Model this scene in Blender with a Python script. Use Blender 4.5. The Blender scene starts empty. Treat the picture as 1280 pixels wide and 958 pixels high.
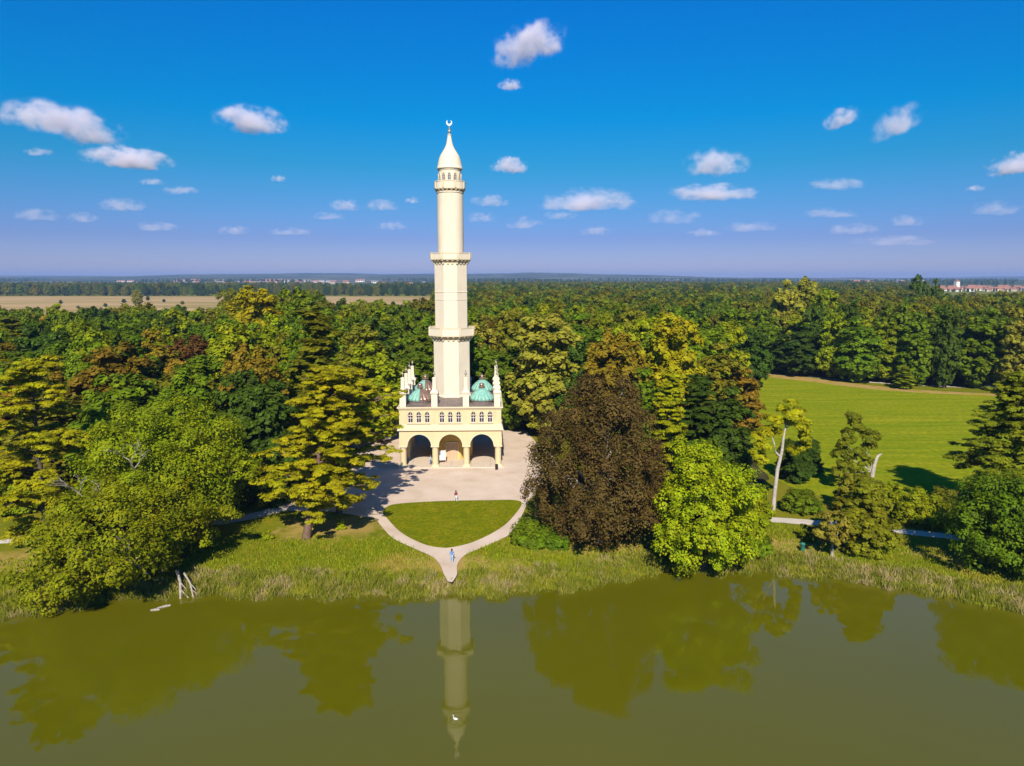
import bpy, bmesh, math, random
import numpy as np
from mathutils import Vector, Matrix
R = math.radians
sc = bpy.context.scene
C = sc.collection
PI = math.pi

# ---------------------------------------------------------------- camera
FPX, PITCH, CAMH = 890.0, R(8.37), 35.0
cam = bpy.data.cameras.new('camera')
cam.sensor_width = 36.0
cam.lens = 36.0 * FPX / 1280.0
cam.clip_start, cam.clip_end = 0.5, 80000
cam_o = bpy.data.objects.new('camera', cam)
cam_o.location = (0, 0, CAMH)
cam_o.rotation_euler = (R(90) - PITCH, 0, 0)
C.objects.link(cam_o)
sc.camera = cam_o

# ---------------------------------------------------------------- sky and sun
SUN_EL, SUN_DX = R(38), 0.0
w = bpy.data.worlds.new('World'); sc.world = w; w.use_nodes = True
nt = w.node_tree; nt.nodes.clear()
wo = nt.nodes.new('ShaderNodeOutputWorld'); bg = nt.nodes.new('ShaderNodeBackground')
sky = nt.nodes.new('ShaderNodeTexSky'); sky.sky_type = 'NISHITA'; sky.sun_disc = False
sky.sun_elevation = SUN_EL; sky.sun_rotation = R(183)
sky.altitude = 200; sky.air_density = 1.0; sky.dust_density = 0.6; sky.ozone_density = 3.0
tc = nt.nodes.new('ShaderNodeTexCoord'); sep = nt.nodes.new('ShaderNodeSeparateXYZ')
rmp = nt.nodes.new('ShaderNodeValToRGB')
nt.links.new(tc.outputs['Generated'], sep.inputs[0]); nt.links.new(sep.outputs['Z'], rmp.inputs[0])
SKY = [(0.0, (0.33, 0.33, 0.56)), (0.053, (0.175, 0.225, 0.46)), (0.146, (0.042, 0.295, 0.435)), (0.206, (0.0, 0.32, 0.52)),
       (0.332, (0.0, 0.32, 0.645)), (1.0, (0.0, 0.30, 0.66))]
els = rmp.color_ramp.elements
while len(els) < len(SKY): els.new(0.5)
for e, (p, c) in zip(els, SKY): e.position = p; e.color = (*c, 1)
mul = nt.nodes.new('ShaderNodeMix'); mul.data_type = 'RGBA'; mul.blend_type = 'MULTIPLY'; mul.inputs[0].default_value = 1.0
nt.links.new(sky.outputs[0], mul.inputs[6]); nt.links.new(rmp.outputs[0], mul.inputs[7])
nt.links.new(mul.outputs[2], bg.inputs[0]); bg.inputs[1].default_value = 0.15
nt.links.new(bg.outputs[0], wo.inputs[0])
sun = bpy.data.lights.new('sun', 'SUN'); sun.energy = 5.0; sun.angle = R(0.5); sun.color = (1.0, 0.93, 0.80)
sun_o = bpy.data.objects.new('sun', sun); C.objects.link(sun_o)
sd = Vector((SUN_DX * math.cos(SUN_EL), math.cos(SUN_EL), -math.sin(SUN_EL)))
sun_o.rotation_euler = sd.to_track_quat('-Z', 'Y').to_euler(); sun_o.location = (0, -60, 120)
vs = sc.view_settings
vs.view_transform = 'Standard'; vs.look = 'None'; vs.exposure = 0.5; vs.gamma = 1.0; vs.use_curve_mapping = False
cy = sc.cycles
cy.max_bounces = 8; cy.diffuse_bounces = 4; cy.glossy_bounces = 3; cy.transmission_bounces = 3
cy.volume_bounces = 6; cy.transparent_max_bounces = 6; cy.use_denoising = True
cy.caustics_reflective = False; cy.caustics_refractive = False
try: cy.volume_max_steps = 64
except Exception: pass

# ---------------------------------------------------------------- geometry of the place
def ray_down(y): return math.atan((y - 479.0) / FPX) + PITCH
def G(x, y, z=1.0):                       # where a line of sight meets level ground
    Y = (CAMH - z) / math.tan(ray_down(y))
    return ((x - 640.0) / FPX * (Y * math.cos(PITCH) + (CAMH - z) * math.sin(PITCH)), Y)
def AX(x, Y, z=12.0): return (x - 640.0) / FPX * (Y * math.cos(PITCH) + (CAMH - z) * math.sin(PITCH))
def ZT(y, Y): return CAMH - Y * math.tan(ray_down(y))

# ---------------------------------------------------------------- materials
MATS = {}
def new_mat(name):
    m = bpy.data.materials.new(name); m.use_nodes = True
    m.node_tree.nodes.clear(); MATS[name] = m
    return m, m.node_tree
def ramp(nt, fac, stops, interp='LINEAR'):
    r = nt.nodes.new('ShaderNodeValToRGB'); r.color_ramp.interpolation = interp
    e = r.color_ramp.elements
    while len(e) < len(stops): e.new(0.5)
    for q, (p, c) in zip(e, stops):
        q.position = p; q.color = (*c, 1) if len(c) == 3 else c
    if fac is not None: nt.links.new(fac, r.inputs[0])
    return r.outputs[0]
def noise(nt, scale, detail=4, rough=0.55, coord='Object', vec=None, dist=0.0):
    n = nt.nodes.new('ShaderNodeTexNoise'); n.inputs['Scale'].default_value = scale
    n.inputs['Detail'].default_value = detail; n.inputs['Roughness'].default_value = rough
    n.inputs['Distortion'].default_value = dist
    if vec is None:
        t = nt.nodes.new('ShaderNodeTexCoord'); vec = t.outputs[coord]
    nt.links.new(vec, n.inputs['Vector'])
    return n.outputs[0]
def mixc(nt, fac, a, b, mode='MIX'):
    m = nt.nodes.new('ShaderNodeMix'); m.data_type = 'RGBA'; m.blend_type = mode
    for s, v in ((0, fac), (6, a), (7, b)):
        if hasattr(v, 'links'): nt.links.new(v, m.inputs[s])
        elif s == 0: m.inputs[0].default_value = v
        else: m.inputs[s].default_value = (*v, 1)
    return m.outputs[2]
def finish(nt, col, rough=0.8, spec=0.3, metal=0.0, bump=None, bs=0.3, bd=0.05):
    p = nt.nodes.new('ShaderNodeBsdfPrincipled'); o = nt.nodes.new('ShaderNodeOutputMaterial')
    if hasattr(col, 'links'): nt.links.new(col, p.inputs['Base Color'])
    else: p.inputs['Base Color'].default_value = (*col, 1)
    p.inputs['Roughness'].default_value = rough; p.inputs['Metallic'].default_value = metal
    p.inputs['Specular IOR Level'].default_value = spec
    if bump is not None:
        b = nt.nodes.new('ShaderNodeBump'); b.inputs['Strength'].default_value = bs; b.inputs['Distance'].default_value = bd
        nt.links.new(bump, b.inputs['Height']); nt.links.new(b.outputs[0], p.inputs['Normal'])
    nt.links.new(p.outputs[0], o.inputs[0])
    return p
def plain(name, c, rough=0.7, spec=0.3, metal=0.0, var=0.12, scale=2.0):
    m, nt = new_mat(name)
    n = noise(nt, scale)
    col = ramp(nt, n, [(0.3, tuple(x * (1 - var) for x in c)), (0.7, tuple(min(1, x * (1 + var)) for x in c))])
    finish(nt, col, rough, spec, metal, n, 0.15, 0.02)
    return m
def leafmat(name, cols, hv=0.012, vv=0.18, trans=0.42):
    m, nt = new_mat(name)
    g = nt.nodes.new('ShaderNodeNewGeometry'); oi = nt.nodes.new('ShaderNodeObjectInfo')
    k = len(cols); mean = [sum(c_[i] for c_ in cols) / k for i in range(3)]
    cols = [tuple((mm_ + .55 * (v - mm_)) * f_ for v, mm_, f_ in zip(c_, mean, (1.56, 1.46, .5))) for c_ in cols]
    c = ramp(nt, g.outputs['Random Per Island'], [(i / (k - 1), cc) for i, cc in enumerate(cols)])
    n = noise(nt, 0.22, 2)
    hs = nt.nodes.new('ShaderNodeHueSaturation')
    def mr(src, a, b, c0, c1):
        q = nt.nodes.new('ShaderNodeMapRange'); nt.links.new(src, q.inputs[0])
        for i, v in enumerate((a, b, c0, c1)): q.inputs[i + 1].default_value = v
        return q.outputs[0]
    ad = nt.nodes.new('ShaderNodeMath'); ad.operation = 'ADD'
    nt.links.new(mr(oi.outputs['Random'], 0, 1, 0.5 - hv, 0.5 + hv), ad.inputs[0])
    nt.links.new(mr(n, 0.3, 0.7, -0.012, 0.012), ad.inputs[1])
    nt.links.new(ad.outputs[0], hs.inputs['Hue'])
    mm = nt.nodes.new('ShaderNodeMath'); mm.operation = 'MULTIPLY'; mm.inputs[1].default_value = 7.31
    fr = nt.nodes.new('ShaderNodeMath'); fr.operation = 'FRACT'
    nt.links.new(oi.outputs['Random'], mm.inputs[0]); nt.links.new(mm.outputs[0], fr.inputs[0])
    n5 = noise(nt, 0.75, 3, .6); vm = nt.nodes.new('ShaderNodeMath'); vm.operation = 'MULTIPLY'  # random leaf tone per clump, spread widened to paint in sunlit tops and dark gaps
    nt.links.new(mr(fr.outputs[0], 0, 1, 1 - vv, 1 + vv), vm.inputs[0]); nt.links.new(mr(n5, .32, .68, .62, 1.42), vm.inputs[1])
    nt.links.new(vm.outputs[0], hs.inputs['Value'])
    nt.links.new(c, hs.inputs['Color'])
    p = nt.nodes.new('ShaderNodeBsdfPrincipled'); p.inputs['Roughness'].default_value = 0.6
    p.inputs['Specular IOR Level'].default_value = 0.12
    t = nt.nodes.new('ShaderNodeBsdfTranslucent'); mx = nt.nodes.new('ShaderNodeMixShader'); mx.inputs[0].default_value = trans
    o = nt.nodes.new('ShaderNodeOutputMaterial')
    nt.links.new(hs.outputs[0], p.inputs['Base Color']); nt.links.new(hs.outputs[0], t.inputs[0])
    nt.links.new(p.outputs[0], mx.inputs[1]); nt.links.new(t.outputs[0], mx.inputs[2]); nt.links.new(mx.outputs[0], o.inputs[0])
    return m

LEAF = {
    'green':  leafmat('leaf_green', [(.050, .095, .008), (.085, .140, .010), (.135, .175, .012)]),
    'olive':  leafmat('leaf_olive', [(.090, .100, .016), (.135, .145, .020), (.170, .160, .022)]),
    'lime':   leafmat('leaf_lime', [(.100, .155, .006), (.175, .225, .008), (.300, .285, .010)]),
    'ygreen': leafmat('leaf_ygreen', [(.095, .145, .006), (.150, .195, .008), (.235, .235, .010)]),
    'dark':   leafmat('leaf_dark', [(.026, .055, .014), (.044, .080, .016), (.064, .105, .018)]),
    'rust':   leafmat('leaf_rust', [(.105, .090, .016), (.155, .112, .018), (.190, .140, .020)]),
    'copper': leafmat('leaf_copper', [(.044, .025, .024), (.078, .048, .040), (.110, .076, .046), (.086, .086, .032)], .008, .06),
    'maroon': leafmat('leaf_maroon', [(.050, .026, .016), (.085, .040, .022), (.110, .060, .026)], .012, .1),
    'orange': leafmat('leaf_orange', [(.170, .115, .025), (.225, .145, .030), (.200, .175, .030)]),
    'yellow': leafmat('leaf_yellow', [(.200, .205, .010), (.300, .275, .012), (.260, .245, .012)]),
    'pale':   leafmat('leaf_pale', [(.150, .160, .045), (.210, .205, .055), (.250, .230, .060)]),
    'pine':   leafmat('leaf_pine', [(.165, .190, .008), (.245, .245, .010), (.310, .285, .012)]),
    'cedar':  leafmat('leaf_cedar', [(.072, .098, .012), (.120, .142, .014), (.185, .190, .016)]),
}
def barkmat(name, a, b):
    m, nt = new_mat(name)
    n = noise(nt, 3.0, 5, 0.65)
    finish(nt, ramp(nt, n, [(0.3, a), (0.7, b)]), 0.9, 0.1, 0, n, 0.6, 0.05)
    return m
BARK = barkmat('bark', (.045, .035, .025), (.13, .105, .08))
BARKR = barkmat('bark_red', (.09, .05, .035), (.22, .14, .10))
BARKP = barkmat('bark_pale', (.25, .21, .17), (.52, .46, .39))
DEAD = barkmat('dead_wood', (.22, .18, .15), (.46, .40, .34))

# ---------------------------------------------------------------- object helpers
def tag(o, label=None, cat=None, group=None, kind=None):
    if label: o['label'] = label
    if cat: o['category'] = cat
    if group: o['group'] = group
    if kind: o['kind'] = kind
    return o
def empty(name, loc=(0, 0, 0), rz=0.0, label=None, cat=None, group=None):
    o = bpy.data.objects.new(name, None); o.location = loc; o.rotation_euler = (0, 0, rz); o.empty_display_size = 0.5
    C.objects.link(o)
    return tag(o, label, cat, group)
def link(name, me, mat=None, parent=None, loc=None, rz=None):
    o = bpy.data.objects.new(name, me); C.objects.link(o)
    if mat is not None:
        if len(me.materials) == 0: me.materials.append(None)
        o.material_slots[0].link = 'OBJECT'; o.material_slots[0].material = mat
    if parent is not None: o.parent = parent
    if loc is not None: o.location = loc
    if rz is not None: o.rotation_euler = (0, 0, rz)
    return o
def smooth(me, on=True):
    me.polygons.foreach_set('use_smooth', np.full(len(me.polygons), on)); return me
def pyd(name, v, f, sm=False):
    me = bpy.data.meshes.new(name); me.from_pydata([tuple(map(float, p)) for p in v], [], f); me.update()
    if sm:
        smooth(me)
        me.set_sharp_from_angle(angle=R(42))
    return me
def quads(name, V):                                   # V: (n, k, 3) loose k-gons
    n, k = V.shape[:2]
    me = bpy.data.meshes.new(name)
    me.vertices.add(n * k); me.vertices.foreach_set('co', V.astype(np.float32).ravel())
    me.loops.add(n * k); me.loops.foreach_set('vertex_index', np.arange(n * k, dtype=np.int32))
    me.polygons.add(n); me.polygons.foreach_set('loop_start', np.arange(0, n * k, k, dtype=np.int32))
    me.update(calc_edges=True)
    return me
class MB:
    def __init__(s): s.v, s.f = [], []
    def add(s, v, f):
        b = len(s.v); s.v += [tuple(p) for p in v]; s.f += [tuple(i + b for i in q) for q in f]; return s
    def box(s, x0, x1, y0, y1, z0, z1):
        return s.add([(x0, y0, z0), (x1, y0, z0), (x1, y1, z0), (x0, y1, z0), (x0, y0, z1), (x1, y0, z1), (x1, y1, z1), (x0, y1, z1)],
                     [(3, 2, 1, 0), (4, 5, 6, 7), (0, 1, 5, 4), (1, 2, 6, 5), (2, 3, 7, 6), (3, 0, 4, 7)])
    def lathe(s, prof, n=24, cx=0, cy=0, rot=0.0, cap=True):
        v = []; m = len(prof)
        for r, z in prof:
            for i in range(n):
                a = rot + 2 * PI * i / n; v.append((cx + r * math.cos(a), cy + r * math.sin(a), z))
        f = [(j * n + i, j * n + (i + 1) % n, (j + 1) * n + (i + 1) % n, (j + 1) * n + i) for j in range(m - 1) for i in range(n)]
        if cap: f += [tuple(range(n - 1, -1, -1)), tuple((m - 1) * n + i for i in range(n))]
        return s.add(v, f)
    def tube(s, pts, rad, n=7):
        pts = [Vector(p) for p in pts]; v = []; m = len(pts)
        for i, p in enumerate(pts):
            d = (pts[min(i + 1, m - 1)] - pts[max(i - 1, 0)]).normalized()
            a = d.orthogonal().normalized() if abs(d.z) < .9 else Vector((1, 0, 0)).cross(d).normalized()
            b = d.cross(a)
            for k in range(n):
                t = 2 * PI * k / n; v.append(p + (a * math.cos(t) + b * math.sin(t)) * rad[i])
        f = [(j * n + i, j * n + (i + 1) % n, (j + 1) * n + (i + 1) % n, (j + 1) * n + i) for j in range(m - 1) for i in range(n)]
        f += [tuple(range(n - 1, -1, -1)), tuple((m - 1) * n + i for i in range(n))]
        return s.add(v, f)
    def prism(s, outline, z0, z1):                     # outline in xy
        n = len(outline)
        v = [(x, y, z0) for x, y in outline] + [(x, y, z1) for x, y in outline]
        return s.add(v, [tuple(range(n - 1, -1, -1)), tuple(range(n, 2 * n))] + [(i, (i + 1) % n, n + (i + 1) % n, n + i) for i in range(n)])
    def mesh(s, name, sm=False): return pyd(name, s.v, s.f, sm)
    def build(s, name, mat, parent=None, sm=False, **k): return link(name, s.mesh(name, sm), mat, parent, **k)
def curve_mesh(name, loops, depth):                    # filled outline with holes, in xz, thickness along y
    cu = bpy.data.curves.new(name, 'CURVE'); cu.dimensions = '2D'; cu.fill_mode = 'BOTH'; cu.extrude = depth / 2
    for lp in loops:
        sp = cu.splines.new('POLY'); sp.points.add(len(lp) - 1)
        for p, (x, z) in zip(sp.points, lp): p.co = (x, z, 0, 1)
        sp.use_cyclic_u = True
    o = bpy.data.objects.new(name, cu); C.objects.link(o)
    dg = bpy.context.evaluated_depsgraph_get(); dg.update()
    me = bpy.data.meshes.new_from_object(o.evaluated_get(dg))
    bpy.data.objects.remove(o); bpy.data.curves.remove(cu)
    me.transform(Matrix(((1, 0, 0, 0), (0, 0, -1, 0), (0, 1, 0, 0), (0, 0, 0, 1))))
    me.materials.clear(); me.name = name
    return me
def in_poly(x, y, P):
    c = False; j = len(P) - 1
    for i in range(len(P)):
        if (P[i][1] > y) != (P[j][1] > y) and x < (P[j][0] - P[i][0]) * (y - P[i][1]) / (P[j][1] - P[i][1]) + P[i][0]: c = not c
        j = i
    return c
def sheet(name, outline, z, mat, thick=None):
    bm = bmesh.new(); vs_ = [bm.verts.new((x, y, z)) for x, y in outline]
    f = bm.faces.new(vs_); bm.normal_update()
    if f.normal.z < 0: f.normal_flip()
    bmesh.ops.triangulate(bm, faces=[f])
    me = bpy.data.meshes.new(name); bm.to_mesh(me); bm.free()
    return tag(link(name, me, mat), kind='structure')
def spline(P, n=8):
    out = []
    for i in range(len(P) - 1):
        p0, p1, p2, p3 = P[max(i - 1, 0)], P[i], P[i + 1], P[min(i + 2, len(P) - 1)]
        for k in range(n):
            t = k / n
            out.append(tuple(0.5 * (2 * b + (c - a) * t + (2 * a - 5 * b + 4 * c - d) * t * t + (3 * b - a - 3 * c + d) * t ** 3)
                             for a, b, c, d in zip(p0, p1, p2, p3)))
    return out + [tuple(P[-1])]
def strip(name, line, width, z, mat, seed=0):
    rnd = random.Random(seed); L = spline(line); v = []; f = []
    for i, p in enumerate(L):
        a, b = L[max(i - 1, 0)], L[min(i + 1, len(L) - 1)]
        d = Vector((b[0] - a[0], b[1] - a[1])).normalized(); nn = Vector((-d.y, d.x))
        wl, wr = width / 2 * rnd.uniform(.86, 1.14), width / 2 * rnd.uniform(.86, 1.14)
        v += [(p[0] + nn.x * wl, p[1] + nn.y * wl, z), (p[0] - nn.x * wr, p[1] - nn.y * wr, z)]
        if i: f.append((2 * i - 2, 2 * i - 1, 2 * i + 1, 2 * i))
    me = pyd(name, v, f); me.flip_normals() if me.polygons[0].normal.z < 0 else None
    return tag(link(name, me, mat), kind='structure')

# ---------------------------------------------------------------- ground, water, paths
m, nt = new_mat('ground_grass')
n1 = noise(nt, 0.05, 5); n2 = noise(nt, 0.6, 5, 0.65); n3 = noise(nt, 4.0, 3)
gcol = ramp(nt, n2, [(0.28, (.100, .125, .004)), (0.5, (.175, .190, .005)), (0.68, (.250, .205, .010)), (0.8, (.300, .200, .045))])
gcol = mixc(nt, ramp(nt, n1, [(0.42, (0, 0, 0)), (0.62, (1, 1, 1))]), gcol, mixc(nt, n2, (.175, .185, .005), (.290, .205, .025)))
gcol = mixc(nt, ramp(nt, n3, [(0.35, (.55, .55, .55)), (0.75, (0, 0, 0))]), gcol, (.075, .090, .004))
gpos = nt.nodes.new('ShaderNodeTexCoord'); n6 = noise(nt, .45, 5, .65)
for (ex, ey, rx_, ry_) in ((-25, 94.5, 8.5, 5.5), (11.5, 88, 10, 5), (37, 88, 7, 3.2), (-62, 82, 9, 4), (-8, 82, 10, 2.5), (58, 84, 9, 3)):
    mpn = nt.nodes.new('ShaderNodeMapping'); mpn.vector_type = 'TEXTURE'; mpn.inputs['Location'].default_value = (ex, ey, 1); mpn.inputs['Scale'].default_value = (rx_, ry_, 30)
    nt.links.new(gpos.outputs['Object'], mpn.inputs[0]); gl = nt.nodes.new('ShaderNodeVectorMath'); gl.operation = 'LENGTH'; nt.links.new(mpn.outputs[0], gl.inputs[0])
    ma = nt.nodes.new('ShaderNodeMath'); ma.operation = 'MULTIPLY_ADD'; nt.links.new(n6, ma.inputs[0]); ma.inputs[1].default_value = 2.2; nt.links.new(gl.outputs['Value'], ma.inputs[2])
    gcol = mixc(nt, ramp(nt, ma.outputs[0], [(1.6 / 4, (.9, .9, .9)), (2.2 / 4, (0, 0, 0))]), gcol, mixc(nt, n2, (.270, .195, .020), (.40, .265, .105)))
    ma2 = nt.nodes.new('ShaderNodeMath'); ma2.operation = 'MULTIPLY'; ma2.inputs[1].default_value = .25
    rl_ = [l for l in nt.links if l.from_node == ma][0]; to = rl_.to_socket; nt.links.remove(rl_); nt.links.new(ma.outputs[0], ma2.inputs[0]); nt.links.new(ma2.outputs[0], to)
finish(nt, gcol, 0.95, 0.05, 0, n3, 0.8, 0.12); GRASS = m
m, nt = new_mat('meadow_grass')
t = nt.nodes.new('ShaderNodeTexCoord'); mp = nt.nodes.new('ShaderNodeMapping'); mp.inputs['Rotation'].default_value = (0, 0, R(20)); mp.inputs['Scale'].default_value = (.03, .45, 1)
nt.links.new(t.outputs['Object'], mp.inputs[0])
st = noise(nt, 1.0, 5, 0.7, vec=mp.outputs[0]); n2 = noise(nt, .9, 6, .72)
gc = ramp(nt, st, [(0.38, (.160, .215, .004)), (0.5, (.225, .250, .006)), (0.62, (.320, .285, .012))])
gc = mixc(nt, ramp(nt, n2, [(0.40, (.7, .7, .7)), (0.60, (0, 0, 0))]), gc, (.125, .160, .004))
finish(nt, gc, 0.95, 0.02, 0, n2, 1.0, 0.2); MEADOW = m
m, nt = new_mat('lawn_grass')
n1 = noise(nt, 0.45, 6, .68); n2 = noise(nt, 2.2, 6, .72)
gc = ramp(nt, n1, [(0.32, (.140, .165, .003)), (0.55, (.215, .205, .004)), (0.75, (.300, .215, .020))])
gc = mixc(nt, ramp(nt, n2, [(0.40, (.85, .85, .85)), (0.60, (0, 0, 0))]), gc, (.100, .122, .003))
finish(nt, gc, 0.95, 0.02, 0, n2, 1.0, 0.16); LAWN = m
m, nt = new_mat('gravel')
n1 = noise(nt, 0.25, 6, .6); n2 = noise(nt, 9.0, 4, .7)
gc = ramp(nt, n1, [(0.3, (.52, .39, .285)), (0.5, (.61, .475, .365)), (0.72, (.67, .54, .43))])
gc = mixc(nt, ramp(nt, n2, [(0.4, (.35, .35, .35)), (0.6, (0, 0, 0))]), gc, (.42, .32, .23))
finish(nt, gc, 0.95, 0.1, 0, n2, 0.4, 0.03); GRAVEL = m
m, nt = new_mat('path_sand')
n1 = noise(nt, 0.4, 6, .6); n2 = noise(nt, 8.0, 4, .7)
gc = ramp(nt, n1, [(0.3, (.47, .405, .33)), (0.7, (.60, .54, .46))])
gc = mixc(nt, ramp(nt, n2, [(0.4, (.3, .3, .3)), (0.6, (0, 0, 0))]), gc, (.42, .37, .29))
finish(nt, gc, 0.95, 0.1, 0, n2, 0.3, 0.03); SAND = m
m, nt = new_mat('bare_soil')
n1 = noise(nt, 0.5, 5, .65); n2 = noise(nt, 5.0, 4)
gc = ramp(nt, n1, [(0.38, (.27, .20, .020)), (0.5, (.36, .235, .070)), (0.66, (.38, .25, .10)), (0.75, (.22, .20, .01))])
finish(nt, gc, 0.95, 0.05, 0, n2, 0.6, 0.06); SOIL = m
m, nt = new_mat('litter_floor')
n1 = noise(nt, 0.4, 5, .65)
finish(nt, ramp(nt, n1, [(0.35, (.035, .040, .012)), (0.7, (.085, .070, .025))]), 0.95, 0.05, 0, n1, 0.6, 0.1); LITTER = m
m, nt = new_mat('dry_field')
t = nt.nodes.new('ShaderNodeTexCoord'); mp = nt.nodes.new('ShaderNodeMapping'); mp.inputs['Scale'].default_value = (.004, .02, 1)
nt.links.new(t.outputs['Object'], mp.inputs[0]); n1 = noise(nt, 1.0, 5, .6, vec=mp.outputs[0])
finish(nt, ramp(nt, n1, [(0.36, (.24, .20, .050)), (0.5, (.40, .265, .115)), (0.66, (.47, .315, .155))]), 0.95, 0.02); FIELD = m
m, nt = new_mat('far_land')
t = nt.nodes.new('ShaderNodeTexCoord'); mp = nt.nodes.new('ShaderNodeMapping'); mp.inputs['Scale'].default_value = (.0016, .0030, 1)
nt.links.new(t.outputs['Object'], mp.inputs[0])
vo = nt.nodes.new('ShaderNodeTexVoronoi'); vo.inputs['Scale'].default_value = 1.0; nt.links.new(mp.outputs[0], vo.inputs['Vector'])
sx = nt.nodes.new('ShaderNodeSeparateColor'); nt.links.new(vo.outputs['Color'], sx.inputs[0])
fc = ramp(nt, sx.outputs[0], [(0.0, (.04, .065, .02)), (.3, (.09, .11, .03)), (.52, (.26, .22, .12)), (.66, (.035, .055, .02)), (.88, (.40, .34, .24))], 'CONSTANT')
n1 = noise(nt, 2.0, 6, .7, vec=mp.outputs[0])
fc = mixc(nt, ramp(nt, n1, [(0.46, (0, 0, 0)), (0.56, (1, 1, 1))]), fc, (.028, .045, .018))
finish(nt, fc, 1.0, 0.0); FARLAND = m
m, nt = new_mat('lake_water')
t = nt.nodes.new('ShaderNodeTexCoord')
mp = nt.nodes.new('ShaderNodeMapping'); mp.inputs['Scale'].default_value = (.55, 1.1, 1); nt.links.new(t.outputs['Object'], mp.inputs[0])
r1 = noise(nt, 1.3, 3, .5, vec=mp.outputs[0]); big = noise(nt, 0.03, 3)
wc = ramp(nt, big, [(0.3, (.090, .086, .001)), (0.7, (.100, .093, .0015))])
pw = finish(nt, wc, 0.02, 0.5, 0, r1, 0.05, 0.06); pw.inputs['IOR'].default_value = 1.5; WATER = m

SHORE = [(-400, 40), (-150, 56), (-90, 63), (-70, 66), (-53, 69.4), (-50.5, 70.6), (-44, 74.5), (-36.8, 75.6), (-30.3, 75.2), (-19.6, 75.2), (-8, 75.2), (0, 75.8),
         (7.3, 77.2), (13, 79.3), (18.5, 82.3), (24.7, 81.4), (30.9, 81.6), (39.4, 79.5), (44.5, 77), (49, 74.2), (54.3, 71.5), (70, 64), (100, 54), (160, 40), (400, 10)]
def shore(x):
    for (a, b), (c, d) in zip(SHORE, SHORE[1:]):
        if a <= x <= c:
            return b + (d - b) * (x - a) / (c - a) + (.45 * math.sin(x * .7) + .4 * math.sin(x * 1.7 + 1) + .25 * math.sin(x * 3.9 + 2)) * (abs(x) < 100)
    return SHORE[0][1] if x < 0 else SHORE[-1][1]
xs = sorted(set([-12000, -6000, -3000, -1500, -800, -400] + list(np.arange(-390, -100, 15.0)) + list(np.arange(-100, 100.1, 1.0)) + list(np.arange(110, 400, 15.0)) + [400, 800, 1500, 3000, 6000, 12000]))
rows = [(-14, -2.2), (-4, -1.2), (-.6, -.18), (.1, .06), (1.2, .38), (3.5, .72), (7, .92), (11, 1.0), (30, 1.0), (200, 1.0)]
gv, gf = [], []
for x in xs:
    for d, z in rows: gv.append((x, shore(x) + d, z))
    gv += [(x, 900, 1.0), (x, 13000, 1.0)]
nr = len(rows) + 2
for i in range(len(xs) - 1):
    for j in range(nr - 1): gf.append((i * nr + j, (i + 1) * nr + j, (i + 1) * nr + j + 1, i * nr + j + 1))
gme = pyd('ground', gv, gf, True)
tag(link('ground', gme, GRASS), kind='structure')
tag(link('lake_water', pyd('lake_water', [(-400, -250, 0), (400, -250, 0), (400, 92, 0), (-400, 92, 0)], [(0, 1, 2, 3)]), WATER), kind='structure')

OUTL = [G(*p) for p in [(469, 648), (490, 672), (520.5, 687), (540, 696), (550, 706), (555, 718), (560, 727)]]
OUTR = [G(*p) for p in [(565, 728), (571, 719), (572, 705), (583, 693), (611, 681), (638, 667), (653, 643), (659, 628)]]
PLAZA = spline(OUTL, 5) + spline(OUTR, 5) + [(4.5, 112), (9, 122), (8, 134), (5, 146), (3, 158), (-4, 165), (-28, 166), (-40, 160), (-40, 152), (-31, 140), (-28.5, 122), (-29, 111), (-36, 104.5), (-36, 101.5), (-27, 101.2)]
LAWNP = spline([G(*p) for p in [(478, 641), (499, 664), (526, 679), (548, 684.5), (567, 684), (596, 676), (629, 658), (647, 639), (652, 629), (641, 625.5), (611, 625.8), (566, 626.5), (520, 628.5), (488, 632), (478, 641)]], 5)[:-1]
sheet('plaza', PLAZA, 1.006, GRAVEL)
mb = MB(); mb.prism(LAWNP, 0.98, 1.06); tag(mb.build('lawn', LAWN), kind='structure')
strip('path', [(-34, 103), (-39.8, 97.4), (-52, 93.2), (-65, 89.8), (-95, 84), (-140, 78)], 2.6, 1.012, SAND, 1)
strip('path', [G(*p) for p in [(830, 643), (900, 645), (968, 650), (1050, 656), (1130, 665), (1200, 672), (1290, 683)]] + [(95, 82), (140, 72)], 2.1, 1.012, SAND, 2)
strip('path', [(70, 276), (86, 266), (99, 251), (112, 238), (128, 228), (160, 216), (200, 205)], 2.6, 1.018, SAND, 3)
MEADP = [(82, 264), (98, 246), (115, 222), (138, 210), (168, 200), (205, 190), (190, 130), (120, 104), (60, 104), (45, 118), (50, 150), (63, 205), (72, 245)]
MP2 = spline(MEADP + [MEADP[0]], 4)[:-1]
sheet('meadow', MP2, 1.008, MEADOW)
sheet('soil_margin', spline([(78, 268), (92, 259), (103, 243), (119, 221), (140, 210), (168, 201), (166, 197), (139, 205.5), (115, 215), (97, 236), (84, 252), (78, 268)], 4)[:-1], 1.013, SOIL)
sheet('forest_floor', [(-330, 107), (-46, 107), (-42, 125), (-44, 160), (-30, 172), (6, 170), (12, 150), (13, 124), (12, 106), (30, 103.5), (44, 118), (52, 150), (64, 205), (66, 282), (110, 275), (135, 246), (330, 225), (330, 420), (-330, 420)], 1.004, LITTER)
sheet('dry_field', [(-900, 500), (-150, 520), (-60, 620), (-90, 1340), (-1600, 1380), (-1700, 700)], 1.05, FIELD)

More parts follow.
